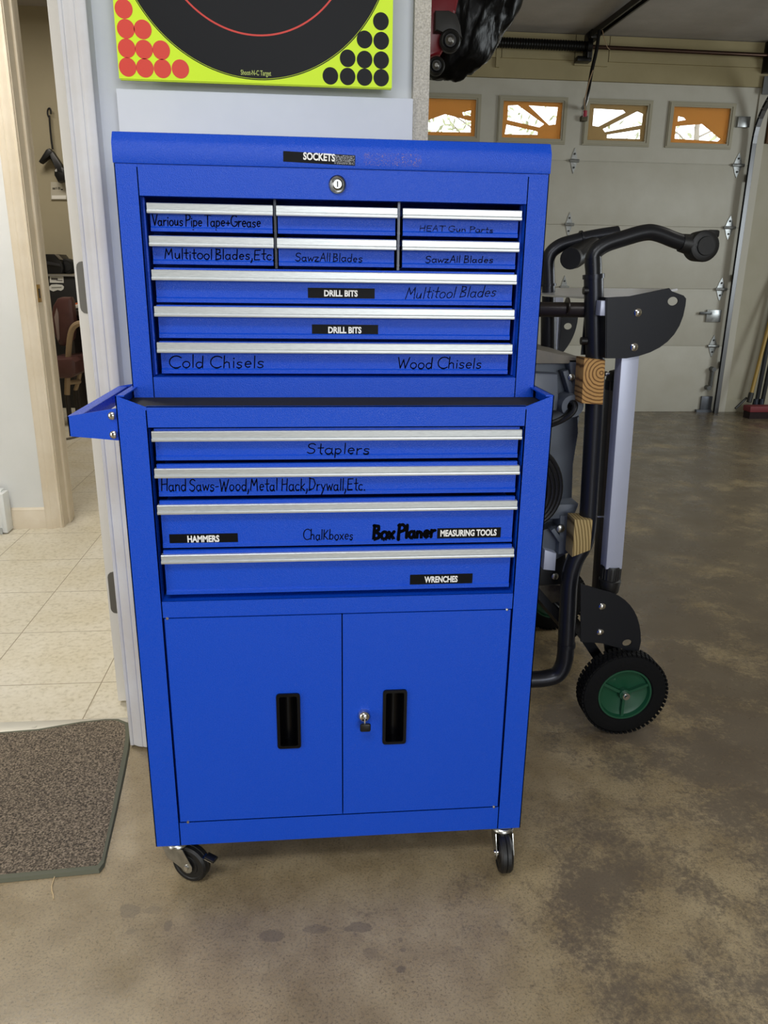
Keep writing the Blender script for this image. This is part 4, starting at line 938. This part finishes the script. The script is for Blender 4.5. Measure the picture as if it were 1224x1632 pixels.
for i, (x0, x1, lab) in enumerate(((1206, 1238, 'black handled long tool leaning behind the red push broom, nearest the yellow handle'), (1215, 1250, 'black handled long tool leaning behind the red push broom, at the photo edge'))):
    q = thing('long_handled_tool', lab, 'yard tool', tuple(at(x0, 641, 4.61)*1.0))
    q.location.z = 0; q['_org'] = tuple(q.location)
    m = MB(); a, c_ = at(x0, 640, 4.61), at(x1, 470, 4.66); m.tube([Vector((a.x-.01, a.y, 0.0)), a, a+(c_-a)*1.4], .016, 10); m.build('handle', mat('black_tool_handle', '#15171c', .4), q)
    m = MB(); m.tube([Vector((a.x-.02, a.y-.02, .0)), Vector((a.x-.01, a.y, .12))], [.03, .017], 10); m.build('socket', mat('tool_blue_black', '#1c2230', .5, .4), q)

# ================================================================== RED MACHINE AND BAG UP HIGH, BEHIND THE WALL END
YR = 1.7
mc = thing('wheeled_machine', 'red wheeled machine hung up high, peeking out past the white wall end', 'machine', tuple(at(690, 60, YR)))
m = MB(); pxp(m, [(640, -60), (733, -60), (731, 0), (727, 18), (714, 48), (708, 78), (702, 86), (680, 90), (640, 90)], YR, .22, .01); m.build('housing', mat('red_enamel', '#7a1420', .35), mc)
m = MB(); pxp(m, [(694, 16), (716, 16), (728, 22), (734, 40), (737, 62), (728, 54), (712, 50), (693, 50)], YR-.03, .1, .006); m.build('wheel_guard', mat('dark_guard_plastic', '#2b2a29', .5), mc)
def rwheel(x, y, Y, r):
    w = MB(); w.lathe([(0, 0), (0, r*.55), (.004, r*.6), (-.002, r*.85), (.004, r), (.022, r), (.028, r*.8), (.028, 0)], at(x, y, Y), (0, 1, 0), 28); o = w.build('wheel', RUBBER, mc)
    h_ = MB(); h_.lathe([(-.006, 0), (-.006, r*.2), (0, r*.42), (.003, r*.42)], at(x-1, y, Y), (0, 1, 0), 20); h_.build('hub', mat('dull_hub', '#6c6a66', .35, .8), o)
rwheel(718, 64, YR-.035, .034); rwheel(696, 104, YR-.02, .028)
m = MB(); a = at(700, -55, YR+.1); m.tube([a, (a.x, a.y, 2.6)], .012, 10); m.box(.1755, a.x, a.y-.02, a.y+.02, a.z-.02, a.z+.02); m.build('hanger', STEEL, mc)
# black plastic sack draped beside it
bg = bmesh.new(); bmesh.ops.create_icosphere(bg, subdivisions=5, radius=1)
bc = at(735, -16, YR+.28); 
rnd = random.Random(3); from mathutils import noise as mnoise
for v in bg.verts:
    p = v.co.copy(); n1 = mnoise.noise(p*2.2)*.10+mnoise.noise(Vector((p.x*9, p.y*3, p.z*3)))*.035+abs(mnoise.noise(p*7))*.03
    v.co = Vector((bc.x+p.x*(.215+n1*.3), bc.y+p.y*(.15+n1*.3), bc.z+p.z*(.285+n1*.3)+p.x*.06))
m = MB(); m.bm.free(); m.bm = bg
t = NT('black_plastic_film'); t.b.inputs['Base Color'].default_value = lin('#030304'); t.b.inputs['Roughness'].default_value = .3; t.b.inputs['Specular IOR Level'].default_value = .14
t.bump(t.noise(12, 4, .55, (1, 1, .35)), .35, .02)
bo = m.build('plastic_sack', t.m, None, (bc.x, bc.y, bc.z-.28), smooth=True); tag(bo, 'black plastic bag draped over the red machine, up by the garage ceiling', 'bag')

# ================================================================== HALL AND OFFICE CONTENTS
ht = thing('baseboard_heater', 'white metal baseboard heater low on the hall wall at the left edge', 'heater', (-1.6, 1.95, 0))
m = MB(); m.profx([(1.985, .008), (1.925, .008), (1.920, .03), (1.925, .14), (1.955, .175), (1.985, .178)], -2.3, -1.285); m.build('cover', mat('heater_white', '#dfe2e2', .4), ht)
m = MB(); m.box(-1.287, -1.268, 1.922, 1.985, .006, .17, .004); m.build('end_cap', mat('heater_white', '#dfe2e2', .4), ht)
m = MB(); m.box(-2.3, -1.287, 1.917, 1.921, .0035, .03); m.build('lower_slot', mat('heater_grey', '#a9acab', .5), ht)

YO = 5.39
bs = thing('barcode_scanner', 'black handheld scanner hanging by a strap from a hook on the beige wall', 'scanner', tuple(at(80, 262, YO)))
m = MB(); p = [at(x, y, YO-.03) for x, y in ((79, 188), (76, 184), (75.5, 176), (78, 172), (81, 174), (81, 182))]; m.tube(smooth_path(p, 2), .006, 8); m.tube([at(78, 173, YO-.03), at(78, 173, YO+.005)], .006, 8); m.build('hook', BLACKP, bs)
m = MB(); m.tube(smooth_path([at(78.5, 184, YO-.03), at(80, 205, YO-.03), at(82, 225, YO-.03), at(84, 238, YO-.03)], 1), .007, 8); m.build('strap', BLACKP, bs)
m = MB(); pxp(m, [(61, 257), (73, 238), (78, 236), (84, 242), (80, 248), (64, 260)], YO-.10, .08, .01); pxp(m, [(76, 246), (84, 241), (98, 262), (104, 280), (92, 276), (88, 268)], YO-.10, .06, .012); pxp(m, [(86, 270), (97, 264), (106, 272), (106, 288), (92, 290), (86, 279)], YO-.10, .09, .012); m.build('scanner_body', BLACKP, bs)
m = MB(); pxp(m, [(87, 271), (90, 269), (91, 273), (88, 274)], YO-.108, .01, .001); m.build('trigger', mat('grey_trigger', '#b5b5b0', .5), bs)
m = MB(); pxp(m, [(81, 290), (106, 290), (106, 318), (81, 318)], YO-.004, .008, 0); o = m.build('wall_sign', mat('sign_paper', '#bfb9a8', .7), None, tuple(at(93, 318, YO))); tag(o, 'small pale paper sign on the beige wall below the hanging scanner', 'sign')
m = MB(); pxp(m, [(82.5, 311.5), (105, 311.5), (105, 317), (82.5, 317)], YO-.006, .002, 0); m.build('white_strip', mat('sign_white', '#f1efe8', .6), o)
m = MB(); rnd = random.Random(5)
for (xa, xb, y, hgt) in ((83.5, 88, 301, 3.5), (88.8, 90.5, 300.5, 4), (92, 96, 300.5, 4.2), (97, 100, 302, 2)): pxp(m, [(xa, y-hgt/2), (xb, y-hgt/2), (xb, y-hgt/2+1.2), (xa, y-hgt/2+1.2)], YO-.006, .002, 0); pxp(m, [(xa, y), (xb, y), (xb, y+1), (xa, y+1)], YO-.006, .002, 0)
m.build('print_marks', mat('sign_print', '#4a463e', .7), o)

YK = 4.95
fc = thing('black_cabinet', 'black cabinet with white stickers behind the office chair', 'cabinet', tuple(Vector((at(90, 500, YK).x, YK+.2, 0))))
a, c_ = at(30, 437, YK), at(140, 437, YK); zt = a.z
m = MB(); m.box(a.x, c_.x, YK, YK+.42, .003, zt-.012, .004); m.build('body', mat('black_laminate', '#121214', .5), fc)
m = MB(); m.box(a.x-.01, c_.x+.01, YK-.012, YK+.42, zt-.012, zt, .002); m.build('top', mat('grey_top_edge', '#8f8d88', .4, .3), fc)
LBL = mat('sticker_white', '#d9dad6', .6)
m = MB(); pxp(m, [(79, 439), (101, 439.5), (101.5, 451), (79.5, 450.5)], YK-.001, .001, 0); m.mi = 1; pxp(m, [(81.5, 442.5), (92, 443), (92, 446.5), (81.5, 446)], YK-.0018, .001, 0); pxp(m, [(90, 446), (99.5, 446.5), (99.5, 447.8), (90, 447.3)], YK-.0018, .001, 0); m.build('sticker', [LBL, mat('sticker_print', '#55524f', .6)], fc)
m = MB(); pxp(m, [(78, 457), (82, 453.5), (90, 453), (99, 454), (102, 457), (101, 461), (97, 463.5), (92, 462), (85, 464.5), (79, 462)], YK-.001, .001, 0); m.mi = 1; pxp(m, [(82, 457.5), (98, 457), (98, 459), (82, 459.5)], YK-.0018, .001, 0); m.build('sticker', [LBL, mat('sticker_print2', '#8d8f88', .6)], fc)
m = MB(); pxp(m, [(70, 448), (75.5, 448), (78, 469), (74, 470)], YK-.001, .001, 0); m.build('sticker', LBL, fc)
pr_ = thing('printer', 'black desktop printer standing on the black cabinet', 'printer', tuple(at(80, 437, YK+.1)))
m = MB(); pxp(m, [(40, 436.6), (98, 436.6), (101, 428), (98, 416), (90, 405), (74, 405), (40, 410)], YK+.05, .25, .012); m.build('housing', mat('printer_black', '#111113', .4), pr_)
m = MB(); pxp(m, [(72, 416), (96, 421), (97, 425), (72, 421)], YK+.042, .02, .002); m.build('tray', mat('printer_grey', '#2d2d30', .4), pr_)
m = MB(); pxp(m, [(86, 405), (92, 406), (99, 414), (95, 414)], YK+.04, .03, .002); m.build('paper_support', mat('printer_tan', '#6d675c', .4), pr_)
sk_ = thing('desk_speaker', 'round black speaker beside the printer on the black cabinet', 'speaker', tuple(at(105, 437, YK+.12)))
m = MB(); c_ = at(106.5, 424.5, YK+.10); rr_ = (at(105, 424.5, YK+.10).z-at(105, 436.8, YK+.10).z); m.lathe([(0, 0), (0, rr_*.8), (.012, rr_), (.10, rr_), (.11, rr_*.85), (.11, 0)], c_, (0, 1, 0), 28); m.build('body', mat('speaker_black', '#0f0f10', .5), sk_)
m = MB(); m.lathe([(-.004, 0), (-.004, rr_*.6), (0, rr_*.62)], c_, (0, 1, 0), 24); m.build('grille', mat('speaker_grille', '#1c1c1d', .8), sk_)

YH = 4.35
oc = thing('office_chair', 'maroon leather armchair with tan bentwood arms in the far office', 'chair', tuple(Vector((at(100, 640, YH).x, YH, 0))))
MAR = mat('maroon_leather', '#5a3a38', .38, vary=('#4a2c2b', 12)); TANW = mat('tan_chair_frame', '#a08a6c', .45)
m = MB(); pxp(m, [(80, 505), (83, 488), (90, 476), (97, 473.5), (112, 473.5), (115, 480), (119, 515), (116, 540), (104, 552), (94, 551), (86, 535)], YH+.05, .09, .025); m.build('backrest', MAR, oc)
m = MB(); pxp(m, [(86, 506), (90, 490), (93, 500), (95, 540), (92, 545)], YH+.044, .02, .004); m.build('backrest_welt', mat('pale_welt', '#8f7f7c', .5), oc)
m = MB(); pxp(m, [(70, 574), (114, 571), (120, 577), (121, 596), (112, 603), (70, 604)], YH-.18, .42, .02); m.build('seat', MAR, oc)
def arm(off, Y):
    m = MB(); m.tube(smooth_path([at(107, 629, Y), at(107.5, 600, Y), at(109, 560, Y), at(112, 530, Y), at(119, 517, Y), at(135, 514, Y), at(150, 516, Y)], 2), .019, 8); return m
arm(0, YH-.05).build('arm', TANW, oc)
m = MB(); m.tube(smooth_path([at(120, 622, YH+.2), at(126, 605, YH+.2), at(130, 575, YH+.2)], 2), .014, 8); m.tube([at(107, 610, YH-.05), at(126, 608, YH+.2)], .016, 8); m.build('arm', TANW, oc)
c_ = at(107, 629, YH-.05); q = at(120, 622, YH+.2); DL = mat('dark_chair_leg', '#241d18', .5)
MB().tube([c_, (c_.x, c_.y, .003)], .017, 8).build('leg', DL, oc); MB().tube([q, (q.x, q.y, .003)], .015, 8).build('leg', DL, oc)
MB().tube([(c_.x-.35, c_.y, .003), (c_.x-.35, c_.y, .44)], .015, 8).build('leg', DL, oc); MB().tube([(q.x-.35, q.y, .003), (q.x-.35, q.y, .44)], .015, 8).build('leg', DL, oc)
pp = MB(); pxp(pp, [(114, 487), (124, 485), (124, 491), (116, 492)], 4.80, .12, .004); o = pp.build('paper_stack', mat('paper_white', '#e8e4dc', .7), None, tuple(at(119, 492, 4.86))); tag(o, 'small white paper pile with an orange top on the dark desk behind the chair', 'papers')
pp = MB(); pxp(pp, [(116, 484), (124, 482), (124, 485.5), (116, 487)], 4.81, .1, .003); pp.build('orange_cover', mat('orange_cover', '#c8683c', .6), o)
dk = thing('office_desk', 'dark desk carrying papers behind the office chair', 'desk', (at(119, 493, 4.9).x+.25, 4.85, 0))
a = at(114, 493, 4.86); m = MB(); m.box(a.x-.01, a.x+.9, 4.72, YK-.015, a.z-.035, a.z-.001, .002); m.build('top', mat('dark_desk', '#2a2320', .5), dk)
m = MB(); m.box(a.x, a.x+.03, 4.74, YK-.02, .003, a.z-.035); m.box(a.x+.85, a.x+.88, 4.74, YK-.02, .003, a.z-.035); m.box(a.x+.03, a.x+.85, YK-.04, YK-.02, .2, a.z-.035); m.build('side_panel', mat('dark_desk', '#2a2320', .5), dk)
fcab = MB().tube(smooth_path([w0(60, 706, .01), w0(104, 700, .01), w0(118, 697, .01), w0(150, 688, .01), w0(190, 686, .01)], 2), .007, 8).build('floor_cable', mat('grey_cable', '#6b655b', .6), None, tuple(w0(110, 700, .003))); tag(fcab, 'thin grey cable lying across the far office floor', 'cable')
# hall floor light-coloured runner of office floor is part of the vinyl

for o in list(bpy.data.objects):
    if '_org' in o: del o['_org']
